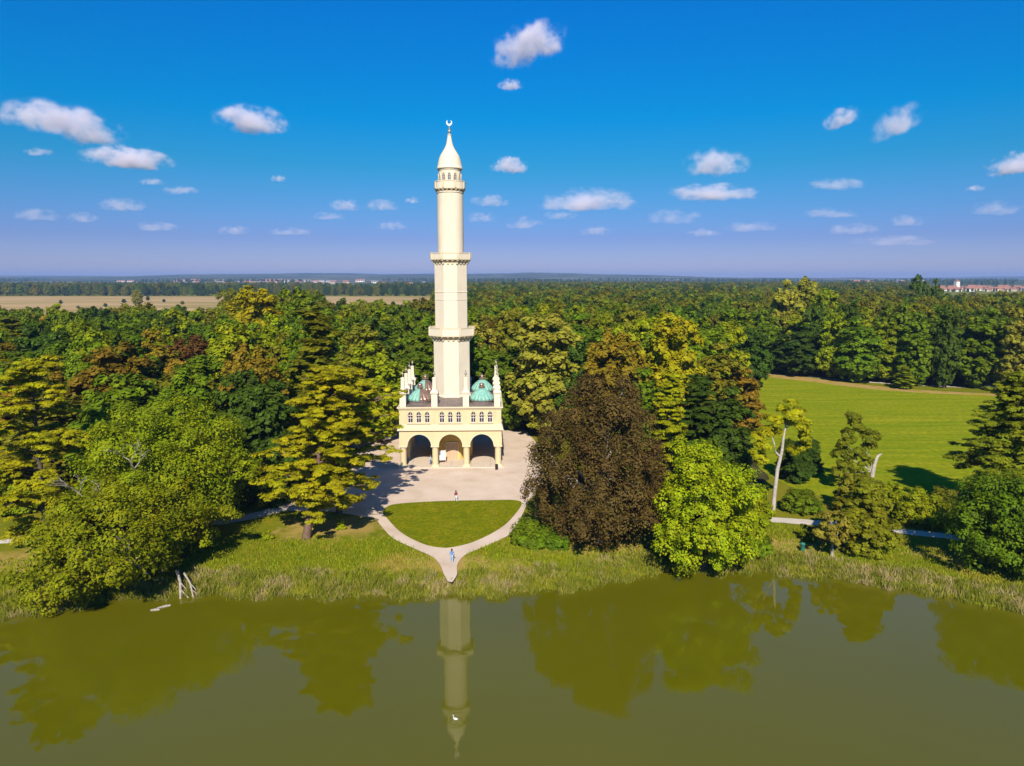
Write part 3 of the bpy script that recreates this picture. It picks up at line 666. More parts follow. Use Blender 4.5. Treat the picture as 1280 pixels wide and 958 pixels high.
# ---------------------------------------------------------------- people
SKIN = plain('skin', (.50, .30, .20), .6, .3, var=.04)
def person(loc, rz, label, top, legs, hairc, stride=.18, swing=.2):
    p = empty('person', loc, rz, label, 'person')
    J = {'pel': (0, 0, .93, .125), 'bel': (0, .01, 1.06, .115), 'che': (0, .015, 1.28, .135), 'nek': (0, 0, 1.45, .06), 'hd0': (0, -.01, 1.54, .075), 'hd1': (0, -.015, 1.63, .085), 'hd2': (0, 0, 1.70, .05)}
    E_ = [('pel', 'bel'), ('bel', 'che'), ('che', 'nek'), ('nek', 'hd0'), ('hd0', 'hd1'), ('hd1', 'hd2')]
    for s, n in ((-1, 'l'), (1, 'r')):
        st = stride * s; sw = -swing * s
        J.update({'hip' + n: (s * .10, 0, .88, .095), 'kne' + n: (s * .105, -st * .55 - .02, .49, .062), 'ank' + n: (s * .10, -st + .03 * (st < 0), .09, .042), 'toe' + n: (s * .115, -st - .16, .035, .035),
                  'sho' + n: (s * .19, .01, 1.40, .065), 'elb' + n: (s * .25, -sw * .4 + .02, 1.12, .045), 'wri' + n: (s * .25, -sw - .08, .90, .032), 'han' + n: (s * .245, -sw - .12, .81, .030)})
        E_ += [('pel', 'hip' + n), ('hip' + n, 'kne' + n), ('kne' + n, 'ank' + n), ('ank' + n, 'toe' + n), ('che', 'sho' + n), ('sho' + n, 'elb' + n), ('elb' + n, 'wri' + n), ('wri' + n, 'han' + n)]
    ks = list(J); me = bpy.data.meshes.new('body'); me.from_pydata([J[k][:3] for k in ks], [(ks.index(a), ks.index(b)) for a, b in E_], [])
    o = bpy.data.objects.new('body', me); C.objects.link(o)
    o.modifiers.new('s', 'SKIN')
    for i, k in enumerate(ks):
        sv = me.skin_vertices[0].data[i]; sv.radius = (J[k][3], J[k][3] * (.8 if k in ('pel', 'bel', 'che') else 1)); sv.use_root = (k == 'pel')
    sb = o.modifiers.new('d', 'SUBSURF'); sb.levels = 2; sb.render_levels = 2
    dg = bpy.context.evaluated_depsgraph_get(); dg.update()
    m2 = bpy.data.meshes.new_from_object(o.evaluated_get(dg)); bpy.data.objects.remove(o)
    for mt in (SKIN, top, legs, BLACKP): m2.materials.append(mt)
    for f in m2.polygons:
        c = f.center; f.use_smooth = True
        f.material_index = 3 if c.z < .075 else 2 if (c.z < .98 and abs(c.x) < .215) else 1 if (1.02 < c.z < 1.46 or (c.z >= .98 and abs(c.x) < .2 and c.z < 1.46)) else 0
    bo = bpy.data.objects.new('body', m2); C.objects.link(bo); bo.parent = p
    zmin = min(q.co.z for q in m2.vertices); bo.location = (0, 0, -zmin)
    hm = MB(); hm.lathe([(.02, 1.79), (.08, 1.765), (.105, 1.70), (.11, 1.62), (.10, 1.53), (.07, 1.46)], 14, 0, .025); h = hm.build('hair', hairc, p, True)
    h.location = (0, 0, -zmin + .005)
    mb = MB(); mb.lathe([(.005, -.02), (.018, .0), (.005, .03)], 6)
    for s in (-1, 1):
        e = mb.build('eye', BLACKP, p); e.location = (s * .032, -.105, 1.625 - zmin)
    mb = MB(); mb.add([(-.016, -.085, 1.58), (.016, -.085, 1.58), (0, -.125, 1.585), (0, -.09, 1.63)], [(0, 1, 2), (0, 2, 3), (1, 3, 2), (0, 3, 1)]); n_ = mb.build('nose', SKIN, p); n_.location = (0, 0, -zmin)
    return p
HAIRB = plain('dark_hair', (.03, .02, .015), .6, .3); HAIRL = plain('brown_hair', (.12, .06, .03), .6, .3)
TRED = plain('dark_red_cloth', (.22, .03, .04), .9, .1); TWHT = plain('white_cloth', (.72, .72, .76), .9, .1)
TBLU = plain('blue_cloth', (.10, .22, .45), .9, .1); TLBL = plain('pale_blue_cloth', (.35, .48, .62), .9, .1); DENIM = plain('denim', (.06, .12, .28), .9, .1)
x, y = G(570, 627.5); person((x, y, 1.065), R(200), 'person in dark red top and white trousers walking across the plaza edge', TRED, TWHT, HAIRB)
x, y = G(565, 703.5); person((x, y, 1.006), R(175), 'person in blue clothes standing where the curved paths meet', TBLU, TLBL, HAIRB, .12, .12)
person((AX(538.2, 127.2, 2), 127.2, 1.17), R(60), 'person in pale blue shirt standing behind an arcade column', TLBL, DENIM, HAIRL, .06, .06)

# ---------------------------------------------------------------- trees
def leaf_quads(rng, P, N, s0, s1, asp):
    n = len(P)
    N = N / (np.linalg.norm(N, axis=1, keepdims=True) + 1e-9)
    r = rng.normal(size=(n, 3)); T = np.cross(N, r); T /= np.linalg.norm(T, axis=1, keepdims=True) + 1e-9
    B = np.cross(N, T); s = rng.uniform(s0, s1, (n, 1)); b = s * asp
    return np.stack([P - T * s, P + B * b - N * s * .12, P + T * s, P - B * b - N * s * .12], 1)
def fib(n, rng):
    i = np.arange(n) + .5; ph = np.arccos(1 - 2 * i / n); th = PI * (1 + 5 ** .5) * i + rng.uniform(0, 6)
    return np.stack([np.cos(th) * np.sin(ph), np.sin(th) * np.sin(ph), np.cos(ph)], 1)
def unit(rng, n):
    d = rng.normal(size=(n, 3)); return d / np.linalg.norm(d, axis=1, keepdims=True)
def clump_leaves(rng, cen, rad, axis_c, m, ls, asp, droop=0.0, flat=1.0, sub=7, up=.55):
    """hierarchical foliage: every clump -> sub-clumps -> leaves"""
    K = len(cen)
    out = cen - axis_c; out /= np.linalg.norm(out, axis=1, keepdims=True) + 1e-6
    d = unit(rng, K * sub) + np.repeat(out, sub, 0) * .55 + np.array([0, 0, .25])
    d /= np.linalg.norm(d, axis=1, keepdims=True)
    R_ = np.repeat(rad, sub)[:, None]
    sc_ = np.repeat(cen, sub, 0) + d * R_ * rng.uniform(.45, .85, (K * sub, 1)) * np.array([1, 1, flat])
    sr = R_ * rng.uniform(.30, .52, (K * sub, 1))
    e = unit(rng, K * sub * m); SR = np.repeat(sr, m, 0); SC = np.repeat(sc_, m, 0)
    q = rng.uniform(.55, 1.08, (len(e), 1))
    P = SC + e * SR * q * np.array([1, 1, flat * .85])
    if droop: P[:, 2] -= droop * np.abs(rng.normal(size=len(P))) * SR[:, 0]
    N = e * .62 + np.repeat(d, m, 0) * .75 + np.array([0, 0, up]) + rng.normal(size=e.shape) * .28
    return leaf_quads(rng, P, N, ls * .7, ls * 1.25, asp)
def decid(name, seed, r, h, z0, K=90, m=36, ls=.25, asp=.62, lobes=.16, droop=0.0, top=.62, extra=None, clr=(.20, .32), trunk_r=None, lean=(0, 0), limbs=14, kmin=.58, squash=1.0, point=0.0):
    rng = np.random.default_rng(seed); rnd = random.Random(seed)
    zc = z0 + (h - z0) * (1 - top); D = fib(int(K * 1.25), rng) + rng.normal(size=(int(K * 1.25), 3)) * .10
    D /= np.linalg.norm(D, axis=1, keepdims=True)
    th = np.arctan2(D[:, 1], D[:, 0])
    lob = 1 + lobes * np.sin(th * 3 + rng.uniform(0, 6)) * .6 + lobes * np.sin(th * 5 + D[:, 2] * 4 + rng.uniform(0, 6)) * .6
    rad = rng.uniform(*clr, len(D)) * r
    hz = np.where(D[:, 2] > 0, h - zc - .25 * r, (zc - z0) * .95)
    k = rng.uniform(kmin, 1.02, len(D)) * lob
    pt = 1 - point * np.maximum(D[:, 2], 0) ** 1.0
    cen = np.stack([D[:, 0] * (r - rad * .7) * k * pt, D[:, 1] * (r - rad * .7) * k * pt * squash, zc + D[:, 2] * hz * np.minimum(k, 1.0)], 1)
    keep = cen[:, 2] > z0 * .9
    cen, rad = cen[keep], rad[keep]
    ni = max(6, K // 5); di = unit(rng, ni)
    ci = np.stack([di[:, 0] * r * .42, di[:, 1] * r * .42, zc + di[:, 2] * (h - zc) * .42], 1)
    cen = np.concatenate([cen, ci]); rad = np.concatenate([rad, np.full(ni, r * .26)])
    tilt = (cen[:, 2:3] / h) * np.array([lean[0], lean[1], 0])
    cen = cen + tilt
    if extra is not None:
        ex = np.array(extra, float); cen = np.concatenate([cen, ex[:, :3]]); rad = np.concatenate([rad, ex[:, 3]])
    V = clump_leaves(rng, cen, rad, np.array([lean[0] * .5, lean[1] * .5, zc - .2 * h]), m, ls, asp, droop)
    crown = quads(name + '_crown', V)
    mb = MB(); tr = trunk_r or h * .018 + .06
    ht = zc + (h - zc) * .45
    ax = [(lean[0] * z / h + .25 * math.sin(z * .35 + seed) * (z > 1), lean[1] * z / h + .25 * math.cos(z * .3 + seed) * (z > 1), z) for z in np.linspace(-.3, ht, 8)]
    mb.tube(ax, [tr * 1.45] + [tr * (1.05 - .85 * i / 7) for i in range(1, 8)], 9)
    idx = rng.permutation(len(cen))[:limbs]
    for i in idx:
        c = Vector(cen[i]); zz = max(h * .12, min(ht * .9, c.z * rnd.uniform(.45, .7))); a = Vector((lean[0] * zz / h, lean[1] * zz / h, zz))
        mid = a.lerp(c, .5) + Vector((rnd.uniform(-.4, .4), rnd.uniform(-.4, .4), rnd.uniform(-.1, .7)))
        mb.tube([a, mid, c], [tr * .42, tr * .27, tr * .10], 6)
    return crown, mb.mesh(name + '_trunk', True)
def conif(name, seed, r, h, z0, whorl=1.3, ls=.26, m=20, asp=.42, pad=(.13, .20), shape=1.0, arms=6, lean=(0, 0), trunk_r=None, flat=.34, droop=.0, narrow=.25, gap=.15, extra=None):
    rng = np.random.default_rng(seed); rnd = random.Random(seed)
    cen, rad = [], []; mb = MB(); tr = trunk_r or h * .017 + .05
    AXP = lambda z: Vector((lean[0] * z / h, lean[1] * z / h, z))
    z = z0
    while z < h - .6:
        t = (z - z0) / (h - z0); L = r * (narrow + (1 - narrow) * (1 - t) ** shape) * (min(1.0, .55 + t * 2.2))
        for k in range(arms):
            if rnd.random() < gap: continue
            a = rnd.uniform(0, 2 * PI); Lk = L * rnd.uniform(.62, 1.12)
            s = AXP(z); e = s + Vector((math.cos(a) * Lk, math.sin(a) * Lk, Lk * (rnd.uniform(-.06, .22) - droop)))
            mb.tube([s, s.lerp(e, .5) + Vector((0, 0, .12 * Lk)), e], [tr * .32 * (1 - .6 * t), tr * .2 * (1 - .6 * t), .03], 5)
            np_ = max(3, int(Lk / (r * .13)))
            for j in range(np_):
                u = .30 + .72 * (j + rnd.random() * .6) / np_
                c = s.lerp(e, u) + Vector((0, 0, .12 * Lk * (1 - abs(2 * u - 1)))) + Vector((rnd.gauss(0, .10), rnd.gauss(0, .10), rnd.uniform(0, .1))) * r * .5
                cen.append(c[:]); rad.append(r * rnd.uniform(*pad) * (1.15 - .4 * t))
        z += whorl * rnd.uniform(.7, 1.3) * (1 - .45 * t)
    for q in np.linspace(h - 1.6, h, 4): cen.append(AXP(q)[:]); rad.append(r * .10)
    if extra:
        for e in extra:
            cen.append(e[:3]); rad.append(e[3])
            s = AXP(min(h * .8, e[2] * .9)); mb.tube([s, Vector(e[:3])], [tr * .3, .05], 5)
    cen = np.array(cen); rad = np.array(rad)
    V = clump_leaves(rng, cen, rad, np.array([0, 0, h * .3]), m, ls, asp, 0.0, flat, 5, 1.0)
    crown = quads(name + '_crown', V)
    mb.tube([AXP(q) for q in np.linspace(-.3, h * .97, 7)], [tr * 1.3] + [tr * (1.05 - .95 * i / 6) for i in range(1, 7)], 9)
    return crown, mb.mesh(name + '_trunk', True)
def place(nm, meshes, loc, leaf, label, cat='tree', group=None, bark=None, rz=0.0, s=(1, 1, 1), clabel=None):
    t = empty(nm, loc, rz, label, cat, group); t.scale = s
    c = link('crown', meshes[0], LEAF[leaf] if isinstance(leaf, str) else leaf, t)
    k = link('trunk', meshes[1], bark or BARK, t)
    return t
def dead_branches(parent, seed, spots):
    rnd = random.Random(seed)
    for (x, y, z, L) in spots:
        mb = MB()
        def grow(p, d, ln, r, dep):
            q = p + d * ln * .5 + Vector((rnd.uniform(-.1, .1), rnd.uniform(-.1, .1), 0)) * ln; e = p + d * ln
            mb.tube([p, q, e], [r, r * .8, r * .55], 5)
            if dep:
                for _ in range(3):
                    dd = (d + Vector((rnd.uniform(-.9, .9), rnd.uniform(-.9, .6), rnd.uniform(-.3, .6)))).normalized(); grow(q.lerp(e, rnd.random()), dd, ln * rnd.uniform(.5, .8), r * .5, dep - 1)
        grow(Vector((x, y, z)), Vector((rnd.uniform(-.5, .5), -.5, .8)).normalized(), L, .13, 3)
        mb.build('dead_branch', DEAD, parent)

# lake-side and lawn trees -------------------------------------------------
A_X = AX(205, 89, 12)
tA = place('broadleaf_tree', decid('oak', 11, 11.5, 20.8, 2.5, K=120, m=62, ls=.18, lobes=.24, clr=(.15, .30), limbs=20), (A_X, 89, 1.0), 'ygreen', 'big yellow-green broadleaf tree with bare grey branches showing in its crown')
dead_branches(tA, 5, [(1.0, -9.0, 11.0, 3.2), (-5.0, -8.0, 8.0, 2.6), (-1.5, -9.5, 7.5, 2.4)])
B_X = AX(150, 78, 6)
tB = place('overhanging_tree', decid('willow', 12, 10.5, 13.0, .6, K=105, m=64, ls=.18, lobes=.26, clr=(.15, .30), lean=(1.0, -2.0), top=.6, extra=[(-5.5, -7.0, 1.6, 2.4), (-3.5, -8.0, 1.4, 2.2), (-7.5, -5.5, 2.2, 2.4), (-1, -8, 3.0, 2.4), (3, -6.5, 3.2, 2.3)], limbs=20), (B_X, 78.5, .8), 'ygreen', 'spreading tree with yellowing leaves hanging down over the lake')
dead_branches(tB, 8, [(6.0, -6.5, 3.0, 2.2), (3.0, -8.2, 4.0, 2.2)])
def leaning_stem(base, tip, r, label):
    mb = MB(); b, t_ = Vector(base), Vector(tip); mid = b.lerp(t_, .5) + Vector((.2, 0, .3))
    mb.tube([t_, mid, b], [r * 1.2, r, r * .8], 8); mb.tube([mid, mid + Vector((.9, -.6, -.5))], [r * .5, .04], 6); mb.tube([mid.lerp(b, .4), b + Vector((.8, .2, .1))], [r * .45, .05], 6)
    return tag(mb.build('fallen_trunk', DEAD, sm=True), label, 'log')
leaning_stem((-36.6, 74.3, -.1), (-38.3, 77.4, 1.9), .15, 'pale bare trunk slanting into the water beside a broken limb')
leaning_stem((-35.2, 74.4, -.1), (-37.4, 77.2, 1.7), .10, 'thin broken limb slanting into the water at the bank')
for i, (px, py, L, a, lb) in enumerate([(205, 759, 1.3, .6, 'short pale driftwood log floating by the overhanging tree'), (194, 763, .9, .2, 'small piece of driftwood floating beside a longer log')]):
    x, y = G(px, py, 0); mb = MB(); mb.tube([(-L / 2, 0, 0), (0, .05, .02), (L / 2, 0, 0)], [.10, .13, .08], 7); mb.tube([(.1, .05, .02), (.35, .3, .1)], [.05, .02], 5)
    o = mb.build('driftwood', DEAD, sm=True, loc=(x, y, .03), rz=a); tag(o, lb, 'log')
place('layered_pine', conif('pineL', 21, 8.0, 24.0, 2.0, whorl=1.5, ls=.225, m=38, pad=(.11, .18), shape=.75, arms=7, narrow=.42), (AX(50, 87, 12), 87, 1.0), 'pine', 'tall yellowish pine with layered branches beside the left lake-side oak')
lx, ly = G(383, 673)
place('leaning_pine', conif('pineA', 22, 7.6, 22.3, 3.6, whorl=1.2, ls=.215, m=42, pad=(.12, .20), shape=.62, arms=7, narrow=.40, lean=(4.0, 1.0), trunk_r=.48, extra=[(-4.4, -1, 6.0, 1.7), (8.0, .5, 7.2, 1.7), (6.2, -.8, 6.0, 1.7)]), (lx, ly, 1.0), 'pine', 'broad yellow-green pine with a leaning reddish trunk on the bank', bark=BARKR)
lx, ly = G(424, 641)
place('leaning_pine', conif('pineB', 23, 7.8, 21.0, 4.2, whorl=1.3, ls=.20, m=50, pad=(.11, .19), shape=.55, arms=6, narrow=.42, lean=(2.2, 0), trunk_r=.42, extra=[(8.6, 0, 17.6, 1.5), (7.2, .2, 17.0, 1.5), (5.8, 0, 16.2, 1.6), (9.6, .2, 17.9, 1.1), (8.6, 1.0, 12.4, 1.3), (7.4, .6, 12.2, 1.4), (7.8, .4, 14.6, 1.3), (6.6, 0, 8.0, 1.5)]), (lx, ly, 1.0), 'pine', 'upright yellow-green pine reaching long branches towards the arcade', bark=BARKR)
beech = decid('beech', 31, 10.0, 25.6, 1.6, K=150, m=66, ls=.165, kmin=.62, lobes=.16, droop=1.5, top=.68, point=.28, clr=(.11, .22), limbs=26, trunk_r=.62)
bx, by = G(752, 682)
place('copper_beech', beech, (bx, by + 1.2, 1.0), 'copper', 'huge dome-shaped copper beech with dark red-brown leaves', bark=DEAD)
gx, gy = G(890, 728, 0.5)
place('lakeside_tree', decid('limeA', 33, 7.2, 17.2, .5, K=80, m=56, ls=.19, lobes=.22, clr=(.17, .33), top=.68, limbs=14), (gx, 81.6, .8), 'lime', 'bright yellow-green broadleaf tree growing at the water edge')
# the white-trunked tree
wx, wy = G(966, 642)
def bare_trunk():
    mb = MB(); H = 16.5
    P = [(0, 0, -.3), (.1, 0, 3), (.35, .1, 6.5), (.85, .1, 9.3), (1.0, .1, 11.6), (1.3, .2, 13.4), (1.5, .2, 15.4)]
    mb.tube(P, [.34, .29, .27, .23, .17, .10, .05], 9); mb.tube([(.7, .1, 8.4), (-.1, 0, 9.2), (-.25, 0, 10.2), (-.7, .3, 11.6)], [.16, .14, .10, .05], 7)
    mb.tube([(1.1, .1, 12.6), (2.6, .3, 13.6)], [.09, .03], 5); mb.tube([(1.2, .1, 13.2), (-.6, .2, 14.3)], [.09, .03], 5)
    rng = np.random.default_rng(41)
    cen = [(1.6, .0, 16.4), (.5, -.3, 15.4), (2.6, -.3, 15.2), (1.5, -.7, 14.6), (-.6, -.2, 14.0), (3.2, 0, 13.6), (-1.2, .2, 12.2), (2.6, -.5, 12.9), (-1.7, .4, 10.4), (3.4, .5, 11.2), (2.9, .8, 9.4), (-2.2, .6, 9.0), (.3, 1.0, 11.6), (1.6, 1.1, 13.2), (-1.6, .7, 7.8), (3.6, .6, 12.4), (-.2, -.6, 13.4), (4.0, .6, 10.2), (-2.6, .4, 11.4)]
    rad = [1.05, 1.2, 1.25, 1.3, 1.45, 1.5, 1.5, 1.3, 1.4, 1.5, 1.3, 1.4, 1.5, 1.5, 1.2, 1.3, 1.1, 1.2, 1.1]
    V = clump_leaves(rng, np.array(cen), np.array(rad), np.array([.8, .2, 11.]), 80, .23, .5, 0, .7, 9, .9)
    return quads('bare_crown', V), mb.mesh('bare_trunk', True)
place('white_trunk_tree', bare_trunk(), (wx, wy, 1.0), 'pine', 'slender tree with a tall bare white forked trunk', bark=BARKP)
def snag():
    mb = MB(); mb.tube([(0, 0, -.3), (.05, 0, 2.0), (.3, 0, 4.2), (.75, 0, 5.6), (1.0, 0, 6.1)], [.42, .36, .30, .22, .10], 9); mb.tube([(.7, 0, 5.4), (1.3, .1, 5.9), (1.6, .1, 6.0)], [.12, .08, .03], 6)
    rng = np.random.default_rng(42)
    cen = np.array([(-3.2, 0, 10.6), (-4.2, .2, 9.2), (-2.2, .1, 9.6), (-4.8, 0, 7.6), (-3.2, .3, 7.8), (-1.2, 0, 8.4), (-5.2, .2, 5.8), (-3.8, .2, 5.8), (-2.4, .2, 6.2), (-.6, .3, 7.0), (-4.6, .1, 4.0), (-3.0, .3, 4.0), (-1.6, .1, 4.8), (-3.6, .2, 11.6), (-.2, .1, 8.6), (-5.4, 0, 3.0), (-2.2, 0, 2.8)])
    rad = rng.uniform(1.1, 1.6, len(cen))
    for c in cen[::3]: mb.tube([(.1, .1, 3.0), (c[0] * .5, c[1] + .5, c[2] * .7 + .6), tuple(c)], [.10, .07, .03], 5)
    V = clump_leaves(rng, cen, rad, np.array([-2., .2, 5.]), 70, .24, .6, 0, .9, 8)
    return quads('snag_crown', V), mb.mesh('snag_trunk', True)
sx0 = AX(1090, 112, 4)
place('snag_tree', snag(), (sx0, 112, 1.0), 'cedar', 'olive-leaved tree with a pale broken trunk standing on the meadow edge', bark=BARKP)
cx_, cy2 = G(1082, 692)
place('conical_tree', conif('con1', 43, 3.7, 9.6, .4, whorl=.7, ls=.24, m=30, pad=(.22, .34), shape=.8, flat=.7, narrow=.2, asp=.55), (cx_, cy2, 1.0), 'cedar', 'dense olive conical tree on the bank below the broken-trunk tree')
cx_, cy2 = G(1040, 694)
def greytree():
    c, t_ = decid('thin', 44, 2.6, 6.0, 1.4, K=22, m=18, ls=.2, limbs=20, clr=(.2, .35)); return c, t_
place('sparse_tree', greytree(), (cx_, cy2, 1.0), 'pale', 'thin grey-leaved sapling with visible twigs by the lake path', bark=DEAD)
place('layered_pine', conif('pineR', 24, 9.5, 21.0, 1.0, whorl=1.3, ls=.22, m=34, pad=(.12, .19), shape=.85, arms=9, narrow=.16, gap=.1), (AX(1268, 98, 10), 98, 1.0), 'cedar', 'wide dark-green pine with tiered branches at the edge of the meadow')
place('lakeside_tree', decid('limeB', 34, 7.6, 12.8, .5, K=80, m=56, ls=.19, lobes=.22, clr=(.17, .33), top=.6, limbs=12), (AX(1275, 79, 6), 79.5, 1.0), 'green', 'rounded mid-green tree shading the path at the lake bank')
place('larch', conif('larch', 25, 4.0, 19.5, 2.0, whorl=.95, ls=.24, m=22, pad=(.2, .3), shape=.9, narrow=.22, arms=6), (AX(836, 112, 10), 112, 1.0), 'pine', 'yellow-green larch rising behind the copper beech')

# shrubs -------------------------------------------------------------------
def shrub_mesh(name, seed, r, h, K=26, m=36, ls=.16, squash=1.0): return decid(name, seed, r, h, .05, K=K, m=m, ls=ls, top=.75, clr=(.24, .4), limbs=8, trunk_r=.08, squash=squash)
def shrub(px, py, r, h, leaf, seed, label, nm='shrub', ls=.18, K=30, group=None, sq=1.0):
    x, y = G(px, py); return place(nm, shrub_mesh(nm + str(seed), seed, r, h, K=K, ls=ls, squash=sq), (x, y, 1.0), leaf, label, 'shrub', group)
shrub(668, 678, 3.4, 3.2, 'green', 51, 'wide low green shrub between the curved path and copper beech', K=44)
shrub(692, 682, 2.6, 2.2, 'green', 52, 'low spreading green shrub under the copper beech crown')
shrub(426, 662, .75, 1.7, 'lime', 53, 'small bright bush in front of the pine trunks', K=14, ls=.14)
shrub(334, 674, .8, 1.2, 'ygreen', 54, 'little yellow-green bush alone on the dry bank', K=12, ls=.14)
shrub(1000, 640, 3.0, 4.0, 'green', 55, 'rounded green bush beside the white-trunked tree')
shrub(938, 655, 3.4, 5.5, 'lime', 56, 'tall bright bush between the lakeside tree and white trunk', K=40)
shrub(1150, 655, 3.6, 5.0, 'ygreen', 57, 'broad yellow-green bush in front of the meadow', K=44)
shrub(1180, 650, 3.4, 4.6, 'olive', 58, 'olive bush next to the tiered pine', K=44)
shrub(1112, 640, 2.6, 5.0, 'ygreen', 59, 'yellowish bush at the foot of the broken-trunk tree', K=34)
shrub(1062, 640, 2.8, 6.0, 'olive', 60, 'tall olive bush behind the conical tree', K=36)
shrub(1010, 676, 1.1, 2.6, 'green', 61, 'slight sapling bush above the green litter bin', K=14)
shrub(945, 690, 2.2, 3.0, 'green', 62, 'leafy bush at the waterside behind the bright lakeside tree')
shrub(848, 660, 3.0, 5.0, 'dark', 63, 'dark bush in the shade between beech and lakeside tree', K=36)
shrub(1215, 668, 2.8, 3.6, 'green', 64, 'green bush beside the path under the rounded bank tree')
shrub(285, 640, 3.0, 4.5, 'dark', 65, 'dark bush behind the left path', K=36)
shrub(345, 628, 3.4, 5.5, 'dark', 66, 'dark bush behind the leaning pine', K=36)
shrub(20, 640, 3.6, 6.0, 'ygreen', 67, 'yellow-green bush below the tall yellowish pine', K=40)
for i, (px, Y, r, h) in enumerate([(1000, 116, 2.2, 7.6), (985, 119, 2.0, 6.8), (1012, 122, 2.3, 6.4)]):
    if i == 0: yewc = conif('yewc', 71, 2.3, 7.6, .2, whorl=.55, ls=.2, m=24, pad=(.28, .42), shape=.7, flat=.9, narrow=.25, asp=.5)
    place('cypress', yewc, (AX(px, Y, 4), Y, 1.0), 'dark', ('tallest dark cypress of three behind the white-trunked tree', 'slimmest dark cypress of three behind the white-trunked tree', 'shortest dark cypress of three behind the white-trunked tree')[i], group='dark cypresses', rz=i * 2.0, s=(r / 2.2, r / 2.2, h / 7.6))

# forest kinds ----------------------------------------------------------------
FK = [decid('forest%d' % i, 100 + i, r, 23.0, z0, K=K, m=17, ls=.42, asp=.68, lobes=lb, top=tp, clr=cl, limbs=8)
      for i, (r, z0, K, lb, tp, cl) in enumerate([(6.6, 1.2, 105, .16, .62, (.20, .30)), (7.2, 1.2, 115, .22, .60, (.18, .28)), (5.6, 1.2, 95, .14, .70, (.20, .32)),
                                                  (6.2, 1.4, 100, .25, .66, (.20, .34)), (7.6, 1.0, 125, .12, .58, (.16, .25))])]
FC = conif('forestc', 120, 5.0, 25.0, 2.0, whorl=1.5, ls=.40, m=14, pad=(.18, .28), shape=.85, flat=.5, narrow=.15, asp=.5)
def dims(me):
    a = np.empty(len(me.vertices) * 3, np.float32); me.vertices.foreach_get('co', a); a = a.reshape(-1, 3)
    return float(np.percentile(np.hypot(a[:, 0], a[:, 1]), 98.5)), float(np.percentile(a[:, 2], 99.9))
FD = {i: dims(f[0]) for i, f in enumerate(FK)}; FD['c'] = dims(FC[0])
names = {'green': 'green', 'olive': 'olive', 'lime': 'bright lime', 'ygreen': 'yellow-green', 'dark': 'dark green', 'rust': 'rusty brown', 'orange': 'orange-tinged', 'pale': 'pale grey-green', 'cedar': 'olive tiered'}
frnd = random.Random(77); placed = []
def special(px, topy, h, r, leaf, kind, label, Y=None, nm='forest_tree', minr=None, z0s=1.0):
    if Y is None: Y = (CAMH - 1 - h) / math.tan(ray_down(topy))
    else: h = ZT(topy, Y) - 1.0
    x = AX(px, Y, h * .6); mm = FC if kind == 'c' else FK[kind]
    base_r = FD[kind]
    placed.append((x, Y, r * .85))
    return place(nm, mm, (x, Y, 1.0), leaf, label, 'tree', None, rz=frnd.uniform(0, 6), s=(r / base_r[0], r / base_r[0], h / base_r[1]))
special(150, 430, 23, 7.6, 'rust', 4, 'broad rusty-brown oak crown in the wood behind the lakeside oak')
special(243, 420, 22, 6.6, 'maroon', 1, 'dark maroon tree in the wood beside a rusty oak')
special(300, 440, 20, 4.4, 'orange', 2, 'small orange-tinged tree near the maroon tree')
special(214, 402, 22, 5.2, 'lime', 2, 'bright lime tree in the wood above the rusty oak')
special(318, 360, 31.5, 9.5, 'yellow', 1, 'vivid yellow tree rising above the wood by the dry field')
special(372, 361, 31, 7.8, 'green', 0, 'tall round green tree next to the vivid yellow one')
special(400, 384, 29, 7.5, 'cedar', 'c', 'tall tiered olive conifer behind the pair of bank pines', Y=128)
special(310, 465, 0, 5.6, 'dark', 0, 'dense dark blue-green tree behind the lakeside oak', Y=106)
special(345, 480, 0, 5.0, 'dark', 2, 'second dark blue-green tree crowded against the leaning pine', Y=108)
special(228, 462, 0, 6.0, 'green', 3, 'mid-green tree topping the lakeside oak from behind', Y=104)
special(1000, 347, 33.5, 9.5, 'pale', 3, 'tall feathery pale tree standing above the wood skyline', Y=300)
special(978, 351, 0, 6.5, 'pale', 2, 'shorter feathery pale tree next to the tallest one', Y=296)
special(1030, 362, 0, 7.5, 'ygreen', 1, 'yellow-green tree at the foot of the tall pale tree', Y=292)
special(1148, 344, 0, 7.0, 'dark', 3, 'dark round tree breaking the skyline before the town', Y=420)
special(1168, 349, 0, 5.0, 'dark', 2, 'narrow dark tree next to the skyline tree before the town', Y=424)
special(998, 414, 0, 9.8, 'dark', 4, 'low broad dark-green tree at the far corner of the meadow', Y=250, z0s=.2)
special(1131, 458, 0, 3.4, 'lime', 'c', 'small bright conical tree on the far edge of the meadow', Y=219)
special(838, 394, 0, 7.2, 'yellow', 1, 'golden-yellow tree behind the copper beech', Y=142)
special(925, 460, 15, 5.6, 'orange', 3, 'rust-orange tree beside the meadow corner')
special(872, 468, 0, 5.0, 'dark', 'c', 'dark yew behind the bright lakeside tree', Y=116)
special(908, 486, 0, 4.6, 'dark', 2, 'rounded dark yew behind the bright lakeside tree', Y=113)
special(690, 392, 0, 9.0, 'pale', 0, 'pale green tree on the right of the tower behind the plaza', Y=150)
special(640, 425, 0, 6.6, 'green', 3, 'green tree just behind the tower base on the beech side', Y=158)
special(768, 414, 0, 7.0, 'rust', 4, 'ochre-tinted crown peeping over the copper beech', Y=134)
special(803, 462, 0, 5.0, 'green', 2, 'green tree squeezed between copper beech and larch', Y=118)
special(470, 428, 0, 7.0, 'ygreen', 3, 'yellow-green tree left of the tower above the van', Y=146)
special(520, 440, 0, 6.5, 'green', 1, 'green tree directly left of the tower shaft', Y=166)
special(872, 398, 0, 7.0, 'green', 0, 'green tree rising behind the yews beside the meadow', Y=168)
